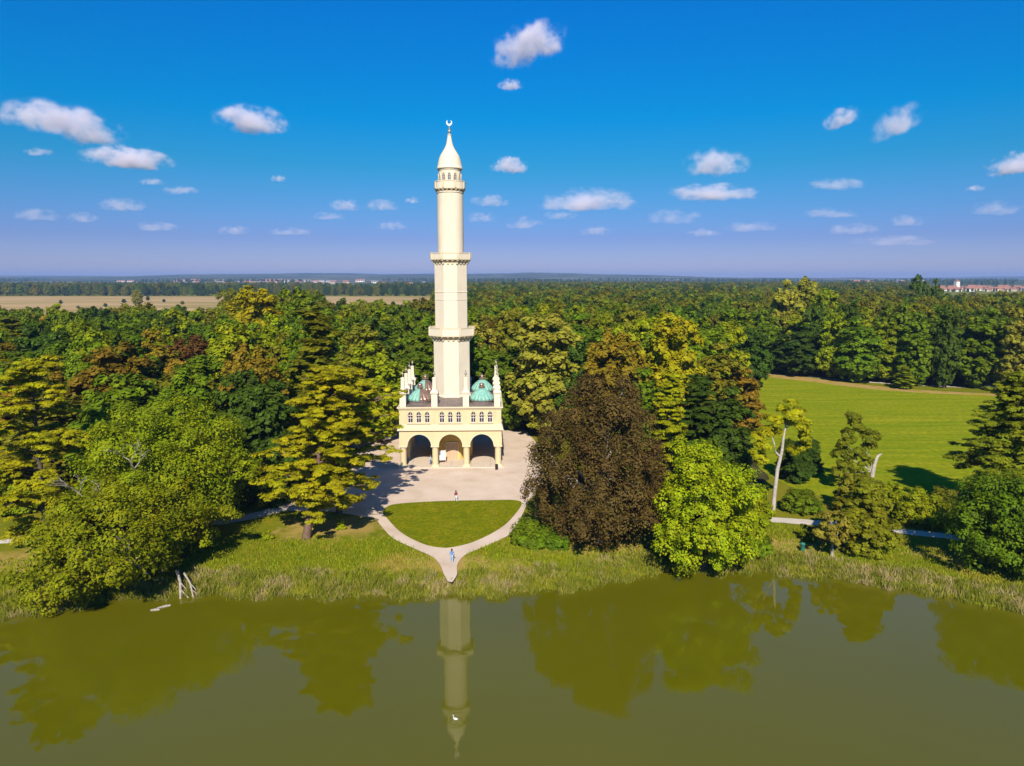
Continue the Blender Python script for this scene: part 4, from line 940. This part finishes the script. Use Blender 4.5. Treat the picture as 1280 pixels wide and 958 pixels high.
special(905, 402, 0, 7.0, 'ygreen', 3, 'yellow-green tree behind the rust-orange tree', Y=186)
special(938, 412, 0, 6.5, 'dark', 1, 'dark tree at the meadow corner beside the low broad tree', Y=215)
special(895, 430, 0, 6.0, 'olive', 2, 'olive tree crowded between yew and rust-orange tree', Y=150)
special(958, 405, 0, 7.5, 'green', 4, 'green tree by the path at the meadow corner', Y=262)
special(918, 385, 0, 8.0, 'green', 1, 'large green tree behind the meadow corner', Y=240)
special(20, 395, 0, 7.0, 'cedar', 'c', 'tiered olive conifer at the edge of the left wood', Y=190)

TOWN_EDGE = 1160
def px_of(x, y): return 640 + FPX * x / (y * math.cos(PITCH) + 20 * math.sin(PITCH))
def blocked(x, y):
    if in_poly(x, y, PLAZA) or in_poly(x, y, MP2): return True
    for dx, dy in ((10, 0), (7, -5), (14, -3)):
        if in_poly(x + dx, y + dy, MP2): return True
    if 8 < x < 50 and y < 136: return True
    if 22 < x < 42 and y < 152: return True
    for dx, dy in ((5, 0), (-5, 0), (0, 4), (0, -4)):
        if in_poly(x + dx, y + dy, PLAZA) or in_poly(x + dx, y + dy, MP2): return True
    if -44 < x < 8 and y < 150 and y < 172 and x > -40 and y < 150: return True
    if abs(x - TX) < 14 and y < 150: return True
    if 30 < x < 150 and y < 118 + max(0, (44 - x)) * 1: return True
    return False
cand = []
for _ in range(60000):
    y = math.sqrt(frnd.uniform(105 ** 2, 300 ** 2)); x = frnd.uniform(-.80, .80) * y
    p = px_of(x, y)
    if y > 285 or (p < 285 and y > 265): continue
    if blocked(x, y): continue
    r = frnd.uniform(4.7, 7.6)
    if all((x - a) ** 2 + (y - b) ** 2 > (.74 * (r + c)) ** 2 for a, b, c in placed + [(A_X, 89, 9), (bx, by, 9)]):
        placed.append((x, y, r)); cand.append((y, x, r))
cand.sort(); cand = cand[:262]
def pick_leaf(x, y, rr):
    q = rr.random()
    if x > 40: tab = [('green', .40), ('dark', .62), ('olive', .80), ('ygreen', .92), ('pale', .97), ('rust', 1)]
    elif x > -20: tab = [('green', .42), ('ygreen', .64), ('olive', .80), ('lime', .86), ('dark', .93), ('rust', .97), ('pale', 1)]
    else: tab = [('green', .40), ('ygreen', .62), ('olive', .76), ('dark', .88), ('lime', .93), ('rust', .98), ('orange', 1)]
    for k, v in tab:
        if q <= v: return k
for y, x, r in cand:
    kd = frnd.choice([0, 1, 2, 3, 4, 0, 1, 3, 'c'] if frnd.random() < .6 else [0, 1, 2, 3, 4])
    lf = pick_leaf(x, y, frnd)
    hh = frnd.uniform(18.5, 25.0) * (.96 if px_of(x, y) < 285 else 1.06)
    if y < 125: hh *= .88
    br = FD[kd]
    zone = ('beyond the far edge of the meadow' if x > 62 and y > 190 else 'beside the meadow path behind the white-trunked tree' if x > 30 and y < 190 else 'between the copper beech and the far wood' if x > 2 else
            'in the wood behind the tower' if x > -34 else 'near the dry field edge' if y > 205 else 'behind the lakeside oak')
    shp = 'conifer' if kd == 'c' else ('domed', 'spreading', 'upright', 'ragged', 'broad')[kd] + ' broadleaf tree'
    lb = '%s %s %s %s' % ('tall' if hh > 22 else 'lower', names[lf], shp, zone)
    gp = '%s %s %ss %s' % ('tall' if hh > 22 else 'lower', names[lf], shp, zone)
    rr_ = r * (.8 if kd == 'c' else 1.12)
    place('forest_tree', FC if kd == 'c' else FK[kd], (x, y, 1.0), lf, lb, 'tree', gp,
          rz=frnd.uniform(0, 6.28), s=(rr_ / br[0] * frnd.uniform(.92, 1.08), rr_ / br[0] * frnd.uniform(.92, 1.08), hh / br[1]))

# far wood: one uncountable mass, crowns spread by geometry nodes --------------------
kinds = ['green', 'olive', 'ygreen', 'dark']
pts, pk, ps, pr = [], [], [], []
def addp(x, y, k, s):
    pts.append((x, y, 1.0 if y < 2500 else hgt(x, y))); pk.append(k); ps.append(s); pr.append(frnd.uniform(0, 6.28))
def scatter(n, y0, y1, test, dmin, s0, s1, table):
    cell = {}
    for _ in range(n):
        y = math.sqrt(frnd.uniform(y0 ** 2, y1 ** 2)); x = frnd.uniform(-.86, .86) * y
        if not test(px_of(x, y), y, x): continue
        key = (int(x // dmin), int(y // dmin)); ok = True
        for a in (-1, 0, 1):
            for b in (-1, 0, 1):
                for (u, v) in cell.get((key[0] + a, key[1] + b), ()):
                    if (u - x) ** 2 + (v - y) ** 2 < dmin * dmin: ok = False
        if ok:
            cell.setdefault(key, []).append((x, y)); addp(x, y, frnd.choice(table), frnd.uniform(s0, s1))
ymax_named = cand[-1][0]
scatter(26000, ymax_named, 700, lambda p, y, x: (p > 545 or (p > 285 and y < 330) or (p <= 285 and y < 268)) and not (p > TOWN_EDGE - 20 and y > 560) and not blocked(x, y), 9.5, .85, 1.12, [0, 0, 1, 2, 3, 3, 1])
scatter(9000, 300, 420, lambda p, y, x: 288 < p < 398, 11, 1.12, 1.27, [0, 2, 1, 0])
scatter(6000, 300, 360, lambda p, y, x: 398 <= p < 548, 10, 1.0, 1.14, [0, 2, 1, 3])
scatter(9000, 240, 300, lambda p, y, x: -30 < p < 288, 10, 1.0, 1.13, [0, 2, 1, 3])
scatter(24000, 700, 1700, lambda p, y, x: p > 545 and p < TOWN_EDGE, 15, .9, 1.15, [0, 1, 2, 3, 3])
scatter(30000, 1380, 2400, lambda p, y, x: p < 560 and not (400 < p < 470 and y > 1700), 15, .5, 1.12, [3, 3, 0, 1])
scatter(16000, 1700, 2450, lambda p, y, x: p >= 560 and p < TOWN_EDGE, 22, .9, 1.2, [3, 0, 1])
scatter(2600, 1750, 2380, lambda p, y, x: p >= TOWN_EDGE - 10, 26, .3, .5, [3, 0])
scatter(2500, 560, 900, lambda p, y, x: p >= TOWN_EDGE - 20, 14, .55, .8, [3, 0, 1])
scatter(9000, 2600, 5200, lambda p, y, x: math.sin(x * .004 + y * .002) + math.sin(x * .0013 - y * .006) > .75, 26, .7, 1.0, [3, 3, 0])
pm = bpy.data.meshes.new('far_wood'); pm.from_pydata(pts, [], [])
for nm_, ty, dat in (('kind_id', 'INT', pk), ('size', 'FLOAT', ps), ('spin', 'FLOAT', pr)):
    at = pm.attributes.new(nm_, ty, 'POINT'); at.data.foreach_set('value', dat)
fw = bpy.data.objects.new('far_wood', pm); C.objects.link(fw); tag(fw, 'unbroken far-off wood stretching to the horizon', 'wood', None, 'stuff')
src = {}
for o in bpy.data.objects:
    if o.type == 'MESH' and o.name.startswith('crown') and o.data.name.startswith('forest'):
        src.setdefault(o.data.name, o)
ng = bpy.data.node_groups.new('far_wood_nodes', 'GeometryNodeTree')
ng.interface.new_socket('Geometry', in_out='INPUT', socket_type='NodeSocketGeometry'); ng.interface.new_socket('Geometry', in_out='OUTPUT', socket_type='NodeSocketGeometry')
gi = ng.nodes.new('NodeGroupInput'); go = ng.nodes.new('NodeGroupOutput'); jn = ng.nodes.new('GeometryNodeJoinGeometry')
def attr(n, t):
    a = ng.nodes.new('GeometryNodeInputNamedAttribute'); a.data_type = t; a.inputs[0].default_value = n
    return next(s for s in a.outputs if s.enabled)
ka, sa, ra = attr('kind_id', 'INT'), attr('size', 'FLOAT'), attr('spin', 'FLOAT')
cx3 = ng.nodes.new('ShaderNodeCombineXYZ'); ng.links.new(ra, cx3.inputs[2])
for i, kn in enumerate(kinds):
    cmp_ = ng.nodes.new('FunctionNodeCompare'); cmp_.data_type = 'INT'; cmp_.operation = 'EQUAL'
    ii = [s for s in cmp_.inputs if s.enabled]; ng.links.new(ka, ii[0]); ii[1].default_value = i
    oi = ng.nodes.new('GeometryNodeObjectInfo'); oi.transform_space = 'ORIGINAL'
    oi.inputs['Object'].default_value = src['forest%d_crown' % (i % 5)]
    sm_ = ng.nodes.new('GeometryNodeSetMaterial'); sm_.inputs['Material'].default_value = LEAF[kn]
    ip = ng.nodes.new('GeometryNodeInstanceOnPoints')
    ng.links.new(oi.outputs['Geometry'], sm_.inputs[0]); ng.links.new(gi.outputs[0], ip.inputs['Points']); ng.links.new(cmp_.outputs[0], ip.inputs['Selection'])
    ng.links.new(sm_.outputs[0], ip.inputs['Instance']); ng.links.new(cx3.outputs[0], ip.inputs['Rotation']); ng.links.new(sa, ip.inputs['Scale'])
    ng.links.new(ip.outputs[0], jn.inputs[0])
ng.links.new(jn.outputs[0], go.inputs[0])
md = fw.modifiers.new('spread', 'NODES'); md.node_group = ng

# single trees and bushes out on the dry field
for i, (px, py, r, h, lf) in enumerate([(172, 383, 7.5, 22, 'pale'), (155, 379, 3, 6, 'dark'), (76, 380, 3, 6, 'dark'), (205, 378, 2.5, 5, 'dark'), (228, 381, 2.5, 5, 'olive'), (132, 384, 2.5, 5, 'dark'), (185, 376, 3, 7, 'dark'), (98, 386, 2.5, 4, 'olive')]):
    x, y = G(px, py)
    place('field_tree' if i == 0 else 'field_bush', FK[i % 5], (x, y, 1.0), lf, 'lone tall tree standing in the dry field' if i == 0 else 'small dark bush dotted on the dry field', 'tree' if i == 0 else 'shrub',
          None if i == 0 else 'bushes on the dry field', rz=i, s=(r / 6.5, r / 6.5, h / 23))
for i, (px, Y, h, lf) in enumerate([(402, 420, 20, 'yellow'), (418, 430, 18, 'pale'), (440, 440, 20, 'ygreen'), (456, 450, 17, 'ygreen'), (478, 430, 24, 'pale'), (492, 440, 20, 'ygreen'), (465, 445, 15, 'olive')]):
    place('field_tree', FK[2], (AX(px, Y, 10), Y, 1.0), lf, 'slim pale tree in the row before the far field', 'tree', 'row of slim trees before the far field', rz=i, s=(.55, .55, h / 23))

# ---------------------------------------------------------------- the far towns
HW_ = [plain('house_white', (.78, .74, .68), .9, .1, var=.04), plain('house_cream', (.70, .56, .40), .9, .1, var=.04), plain('house_pink', (.62, .42, .34), .9, .1, var=.04)]
HR_ = [plain('roof_red', (.30, .135, .09), .9, .1, var=.15), plain('roof_brown', (.26, .12, .08), .9, .1, var=.15), plain('roof_grey', (.22, .20, .20), .9, .1, var=.15)]
WDK = plain('house_window', (.03, .03, .04), .3, .5)
hw_me = MB().box(-.5, .5, -.5, .5, -.3, .6)
hw_me.add([(-.5, -.5, .6), (-.5, .5, .6), (-.5, 0, 1.0)], [(0, 2, 1)]); hw_me.add([(.5, -.5, .6), (.5, .5, .6), (.5, 0, 1.0)], [(0, 1, 2)]); hwm = hw_me.mesh('wall')
hr = MB(); hr.add([(-.54, -.56, .56), (.54, -.56, .56), (.54, 0, 1.02), (-.54, 0, 1.02), (-.54, .56, .56), (.54, .56, .56), (-.54, -.56, .50), (.54, -.56, .50), (.54, 0, .96), (-.54, 0, .96), (-.54, .56, .50), (.54, .56, .50)],
                  [(0, 1, 2, 3), (3, 2, 5, 4), (7, 6, 9, 8), (8, 9, 10, 11), (0, 6, 7, 1), (4, 5, 11, 10), (0, 3, 9, 6), (3, 4, 10, 9), (1, 7, 8, 2), (2, 8, 11, 5)]); hrm = hr.mesh('roof')
hwin = MB().box(-.06, .06, -.012, .012, -.12, .12).mesh('window')
trnd = random.Random(9)
def house(x, y, L, D, H, rz, wi, ri, lb, gp):
    z = 1.0 if y < 2450 else hgt(x, y) - .5
    h = empty('house', (x, y, z), rz, lb, 'house', gp); h.scale = (L, D, H)
    link('wall', hwm, HW_[wi], h); link('roof', hrm, HR_[ri], h)
    for k in (-.3, 0, .3): link('window', hwin, WDK, h, loc=(k, -.503, .3))
wl = ['white', 'cream', 'pinkish']; rl = ['red', 'brown', 'grey']
for i in range(64):
    px = trnd.uniform(1168, 1300); y = trnd.uniform(1850, 2420); wi, ri = trnd.choice([0, 0, 1, 2]), trnd.choice([0, 0, 0, 1])
    lb = 'distant %s house with %s roof in the town beyond the wood' % (wl[wi], rl[ri])
    house(AX(px, y, 5), y, trnd.uniform(10, 24), trnd.uniform(8, 12), trnd.uniform(7, 12), trnd.uniform(-.5, .5), wi, ri, lb, '%s houses with %s roofs in the far town' % (wl[wi], rl[ri]))
for i in range(18):
    px = trnd.uniform(1040, 1160); y = trnd.uniform(3000, 3700); wi, ri = trnd.choice([0, 0, 1]), trnd.choice([0, 2])
    house(AX(px, y, 5), y, trnd.uniform(24, 55), 14, trnd.uniform(11, 17), trnd.uniform(-.3, .3), wi, ri, 'distant long %s hall with %s roof on the skyline' % (wl[wi], rl[ri]), '%s halls with %s roofs on the skyline' % (wl[wi], rl[ri]))
for i in range(70):
    px = trnd.choice([trnd.gauss(245, 20), trnd.gauss(310, 22), trnd.gauss(370, 25), trnd.uniform(100, 540)]); y = trnd.uniform(2900, 4300); wi, ri = trnd.choice([0, 0, 0, 1]), trnd.choice([0, 1, 2])
    house(AX(px, y, 15), y, trnd.uniform(16, 48), trnd.uniform(10, 16), trnd.uniform(9, 17), trnd.uniform(-.5, .5), wi, ri, 'distant %s building with %s roof in the village beyond the dry field' % (wl[wi], rl[ri]), '%s village buildings with %s roofs' % (wl[wi], rl[ri]))
ct = empty('church_tower', (AX(1196, 2200, 15), 2200, 1.0), .2, 'tall white tower standing over the red-roofed town', 'tower')
mb = MB(); mb.box(-6, 6, -5, 5, 0, 24); mb.build('wall', HW_[0], ct)
mb = MB(); mb.lathe([(8.2, 24), (8.2, 24.8), (4.5, 27.5), (1.0, 31)], 4, rot=PI / 4); mb.build('roof', HR_[1], ct)
for zz in (6, 12, 18):
    for xx in (-2.6, 2.6): mb = MB(); mb.box(xx - .8, xx + .8, -5.1, -4.9, zz, zz + 2.4); mb.build('window', WDK, ct)

# small things on the far meadow path
x, y = G(1070.5, 478)
mb = MB(); mb.lathe([(.07, 0), (.06, 3.2)], 8); lp = empty('sign_post', (x, y, 1.0), 0, 'slim pale post beside the path at the far meadow edge', 'post'); mb.build('pole', BARKP, lp)
mb = MB(); mb.box(-.35, .35, -.03, .03, 2.5, 3.1); mb.build('board', WHITEP, lp)

# ---------------------------------------------------------------- water bird
x, y = G(569.5, 899, 0)
sw = empty('water_bird', (x, y, -.05), R(150), 'white water bird floating on the tower reflection', 'bird')
sw.scale = (.42, .42, .42)
FEATH = plain('white_feathers', (.82, .82, .80), .8, .2, var=.02); BEAK = plain('orange_beak', (.6, .22, .03), .5, .3)
bm = bmesh.new(); bmesh.ops.create_icosphere(bm, subdivisions=3, radius=1)
for v in bm.verts:
    c = v.co; k = 1 - .45 * max(0, -c.x) ** 1.5; v.co = (c.x * .52, c.y * .24 * k, c.z * .2 * k + .14 + max(0, -c.x) ** 2 * .14)
me = bpy.data.meshes.new('body'); bm.to_mesh(me); bm.free(); smooth(me); link('body', me, FEATH, sw)
mb = MB(); mb.tube([(.34, 0, .2), (.5, 0, .38), (.47, 0, .58), (.5, 0, .72), (.58, 0, .76), (.66, 0, .74)], [.1, .065, .05, .05, .06, .03], 10); mb.build('neck', FEATH, sw, True)
mb = MB(); mb.tube([(.64, 0, .74), (.78, 0, .70)], [.032, .01], 8); mb.build('beak', BEAK, sw, True)

# ---------------------------------------------------------------- reeds and bank grass
m, nt = new_mat('reed_blades')
g = nt.nodes.new('ShaderNodeNewGeometry')
c1 = ramp(nt, g.outputs['Random Per Island'], [(0, (.130, .170, .008)), (.45, (.210, .235, .012)), (.75, (.300, .280, .030)), (1, (.40, .32, .10))])
c2 = ramp(nt, g.outputs['Random Per Island'], [(0, (.42, .31, .13)), (.6, (.52, .40, .19)), (1, (.28, .26, .04))])
n1 = noise(nt, .16, 4, .6)
n7 = noise(nt, .55, 4, .65)
fac = ramp(nt, mixc(nt, .5, n1, n7), [(.515, (0, 0, 0)), (.58, (.95, .95, .95))])
cc = mixc(nt, fac, c1, c2)
p = nt.nodes.new('ShaderNodeBsdfPrincipled'); p.inputs['Roughness'].default_value = .7; p.inputs['Specular IOR Level'].default_value = .1
t = nt.nodes.new('ShaderNodeBsdfTranslucent'); mx = nt.nodes.new('ShaderNodeMixShader'); mx.inputs[0].default_value = .3; o_ = nt.nodes.new('ShaderNodeOutputMaterial')
nt.links.new(cc, p.inputs[0]); nt.links.new(cc, t.inputs[0]); nt.links.new(p.outputs[0], mx.inputs[1]); nt.links.new(t.outputs[0], mx.inputs[2]); nt.links.new(mx.outputs[0], o_.inputs[0]); REED = m
rng = np.random.default_rng(5)
def bank_z(d): return np.interp(d, [r_[0] for r_ in rows], [r_[1] for r_ in rows])
def blades(name, n, d0, d1, h0, h1, wd, label, cat, mat, x0=-80, x1=80, dens_pow=1.0, lo=.4):
    X = rng.uniform(x0, x1, n); d = d0 + (d1 - d0) * rng.uniform(0, 1, n) ** dens_pow
    S = np.array([shore(x) for x in X]); Y = S + d
    nz = np.clip(.5 + .32 * np.sin(X * .8 + 2 * np.sin(X * .23)) * np.sin(Y * .9 + X * .3) + .3 * np.sin(X * 2.1 + Y * 1.3) * np.sin(Y * 2.4 - X * 1.1 + 2), 0, 1)
    keep = (rng.uniform(0, 1, n) < np.clip(lo + (1.3 - lo) * nz, 0, 1)) & ~((np.abs(X + 7.3) < 1.5) & (Y > 77.5))
    X, Y, d, nz = X[keep], Y[keep], d[keep], nz[keep]; k = len(X)
    inp = np.array([in_poly(a, b, PLAZA) for a, b in zip(X, Y)]) if d1 > 6 else np.zeros(k, bool)
    X, Y, d, nz = X[~inp], Y[~inp], d[~inp], nz[~inp]; k = len(X)
    Z_ = np.maximum(bank_z(d), -.25); h = rng.uniform(h0, h1, k) * (.7 + .5 * nz); a = rng.uniform(0, 2 * PI, k); ws = wd * rng.uniform(.6, 1.3, k)
    dx, dy = np.cos(a) * ws, np.sin(a) * ws; lx_, ly_ = rng.normal(size=k) * h * .38, rng.normal(size=k) * h * .38 - .10 * h
    B0 = np.stack([X - dx, Y - dy, Z_ - .05], 1); B1 = np.stack([X + dx, Y + dy, Z_ - .05], 1)
    T1 = np.stack([X + lx_ + dx * .25, Y + ly_ + dy * .25, Z_ + h], 1); T0 = np.stack([X + lx_ - dx * .25, Y + ly_ - dy * .25, Z_ + h], 1)
    return tag(link(name, quads(name, np.stack([B0, B1, T1, T0], 1)), mat), label, cat, None, 'stuff')
blades('reeds', 80000, -1.0, 4.6, .25, .85, .045, 'green and straw-coloured reeds fringing the lake bank', 'reeds', REED, dens_pow=1.25, lo=.12)
m2, nt = new_mat('bank_blades')
g = nt.nodes.new('ShaderNodeNewGeometry')
c1 = ramp(nt, g.outputs['Random Per Island'], [(0, (.120, .170, .004)), (.5, (.180, .225, .005)), (1, (.260, .250, .008))])
c2 = ramp(nt, g.outputs['Random Per Island'], [(0, (.27, .22, .02)), (1, (.36, .26, .05))])
n1 = noise(nt, .12, 4, .6); finish(nt, mixc(nt, ramp(nt, n1, [(.53, (0, 0, 0)), (.66, (1, 1, 1))]), c1, c2), .8, .1)
blades('bank_grass', 85000, 2.6, 15.0, .12, .38, .055, 'rough green grass on the lake bank', 'grass', m2, dens_pow=1.6)

# ---------------------------------------------------------------- clouds
m, nt = new_mat('cloud_vapour')
tcn = nt.nodes.new('ShaderNodeTexCoord'); oi = nt.nodes.new('ShaderNodeObjectInfo')
def vmath(op, a, b=None):
    q = nt.nodes.new('ShaderNodeVectorMath'); q.operation = op
    for i, v in enumerate((a, b)):
        if v is None: continue
        if hasattr(v, 'links'): nt.links.new(v, q.inputs[i])
        else: q.inputs[i].default_value = v
    return q
def fmath(op, a, b=None, clamp=False):
    q = nt.nodes.new('ShaderNodeMath'); q.operation = op; q.use_clamp = clamp
    for i, v in enumerate((a, b)):
        if v is None: continue
        if hasattr(v, 'links'): nt.links.new(v, q.inputs[i])
        else: q.inputs[i].default_value = v
    return q.outputs[0]
P_ = tcn.outputs['Object']
off = vmath('SCALE', oi.outputs['Location']); off.inputs['Scale'].default_value = .013
stretch = vmath('MULTIPLY', P_, (1.5, 1.0, .75))
pv = vmath('ADD', stretch.outputs[0], off.outputs[0]).outputs[0]
nz = noise(nt, 1.5, 6, .66, vec=pv)
ln = vmath('LENGTH', P_).outputs['Value']
sp = nt.nodes.new('ShaderNodeSeparateXYZ'); nt.links.new(P_, sp.inputs[0])
fall = fmath('SUBTRACT', .86, ln)
bott = fmath('MULTIPLY', fmath('MINIMUM', fmath('ADD', sp.outputs[2], .42), 0.0), 2.2)
de = fmath('ADD', fmath('ADD', fmath('MULTIPLY', fall, 1.05), bott), fmath('MULTIPLY', fmath('SUBTRACT', nz, .5), 4.2))
de = fmath('MULTIPLY', fmath('MAXIMUM', fmath('SUBTRACT', de, .08), 0.0), 1.0)
de = fmath('MULTIPLY', fmath('MINIMUM', de, 1.0), fmath('MULTIPLY', fmath('SUBTRACT', 1.0, ln), 4.5, True))
al = nt.nodes.new('ShaderNodeAttribute'); al.attribute_type = 'OBJECT'; al.attribute_name = 'thickness'
de = fmath('MULTIPLY', de, al.outputs['Fac'])
pvn = nt.nodes.new('ShaderNodeVolumePrincipled'); pvn.inputs['Color'].default_value = (.90, .855, .925, 1); pvn.inputs['Anisotropy'].default_value = -.15
nt.links.new(de, pvn.inputs['Density'])
o_ = nt.nodes.new('ShaderNodeOutputMaterial'); nt.links.new(pvn.outputs[0], o_.inputs['Volume']); CLOUD = m
bm = bmesh.new(); bmesh.ops.create_icosphere(bm, subdivisions=3, radius=1.0); cl_me = bpy.data.meshes.new('cloud'); bm.to_mesh(cl_me); bm.free(); smooth(cl_me)
CL = [(660, 58, 97, 45, 1.5, -.28, 'large ragged white cloud high above the tower finial'), (638, 107, 30, 14, .9, 0, 'tiny white cloud just below the large ragged one'),
      (78, 156, 141, 48, 1.5, .16, 'big domed white cloud, the largest in the sky'), (160, 200, 110, 30, 1.5, .10, 'long flat-based cloud tucked under the largest cloud'),
      (313, 152, 86, 36, 1.5, .05, 'single medium cloud between the largest cloud and the tower'), (636, 208, 44, 22, 1.1, 0, 'small rounded cloud beside the tower lantern'),
      (895, 206, 78, 36, .9, 0, 'puffy torn cloud above a long cloud bank'), (892, 242, 112, 24, 1.1, 0, 'long bright cloud under the puffy torn cloud'),
      (735, 253, 118, 32, 1.0, 0, 'wide cloud with a bright knob at one end'), (1052, 149, 42, 26, 1.0, -.3, 'small slanted cloud high over the town side'),
      (1122, 155, 64, 38, .55, -.5, 'thin torn wisp beside a small slanted cloud'), (1268, 206, 66, 30, 1.1, -.15, 'cloud wedge over the town at the far side')]
for c in [(152, 257, 56, 19), (46, 270, 60, 17), (104, 273, 38, 15), (195, 284, 58, 14), (292, 289, 42, 13), (226, 239, 44, 12), (348, 224, 20, 10), (433, 258, 44, 16), (478, 258, 46, 16), (515, 251, 20, 9), (612, 252, 48, 16), (655, 280, 46, 17), (490, 283, 38, 14),
          (840, 273, 78, 22), (1045, 232, 76, 17), (1246, 262, 66, 20), (1133, 277, 46, 16), (1040, 267, 74, 14), (937, 285, 74, 15), (602, 273, 44, 14), (745, 290, 40, 12), (700, 270, 44, 12), (1066, 287, 66, 16), (1120, 302, 110, 16), (410, 271, 40, 11), (362, 290, 60, 11), (48, 191, 36, 11), (880, 292, 46, 12), (190, 228, 34, 9), (1218, 236, 26, 8)]:
    CL.append((*c, .34 if c[1] < 262 else .24, 0, None))
for cx_, cyp, wd, ht, tk, tilt, lb in CL:
    el = math.atan((479 - cyp) / FPX) - PITCH; dist = 1300.0 / math.tan(max(el, R(2.4)))
    dist = min(dist, 24000.0); z = CAMH + dist * math.tan(el)
    dep = dist * math.cos(PITCH) - (z - CAMH) * math.sin(PITCH); x = (cx_ - 640) / FPX * dep; k = dep / FPX
    o = link('cloud', cl_me, CLOUD, None, loc=(x, dist, z)); rx = wd / 2 * k * 1.16; rzz = ht / 2 * k * 1.25
    o.scale = (rx, min(rx, rzz * 1.7), rzz); o.rotation_euler = (0, tilt, 0)
    o['thickness'] = tk * 3.0 / (rzz * 2)
    if lb: tag(o, lb, 'cloud')
    else: tag(o, 'small faint flat cloud low in the sky above the horizon', 'cloud', 'faint low clouds over the horizon')

# ---------------------------------------------------------------- haze
m, nt = new_mat('haze_air')
pvn = nt.nodes.new('ShaderNodeVolumePrincipled'); pvn.inputs['Color'].default_value = (.30, .47, .90, 1); pvn.inputs['Density'].default_value = 8.5e-5; pvn.inputs['Anisotropy'].default_value = 0.0
o_ = nt.nodes.new('ShaderNodeOutputMaterial'); nt.links.new(pvn.outputs[0], o_.inputs['Volume'])
mb = MB(); mb.box(-12500, 12500, -400, 13400, -3.2, 122.0)
tag(mb.build('haze', m), 'pale blue haze filling the air over the land', 'haze', None, 'stuff')
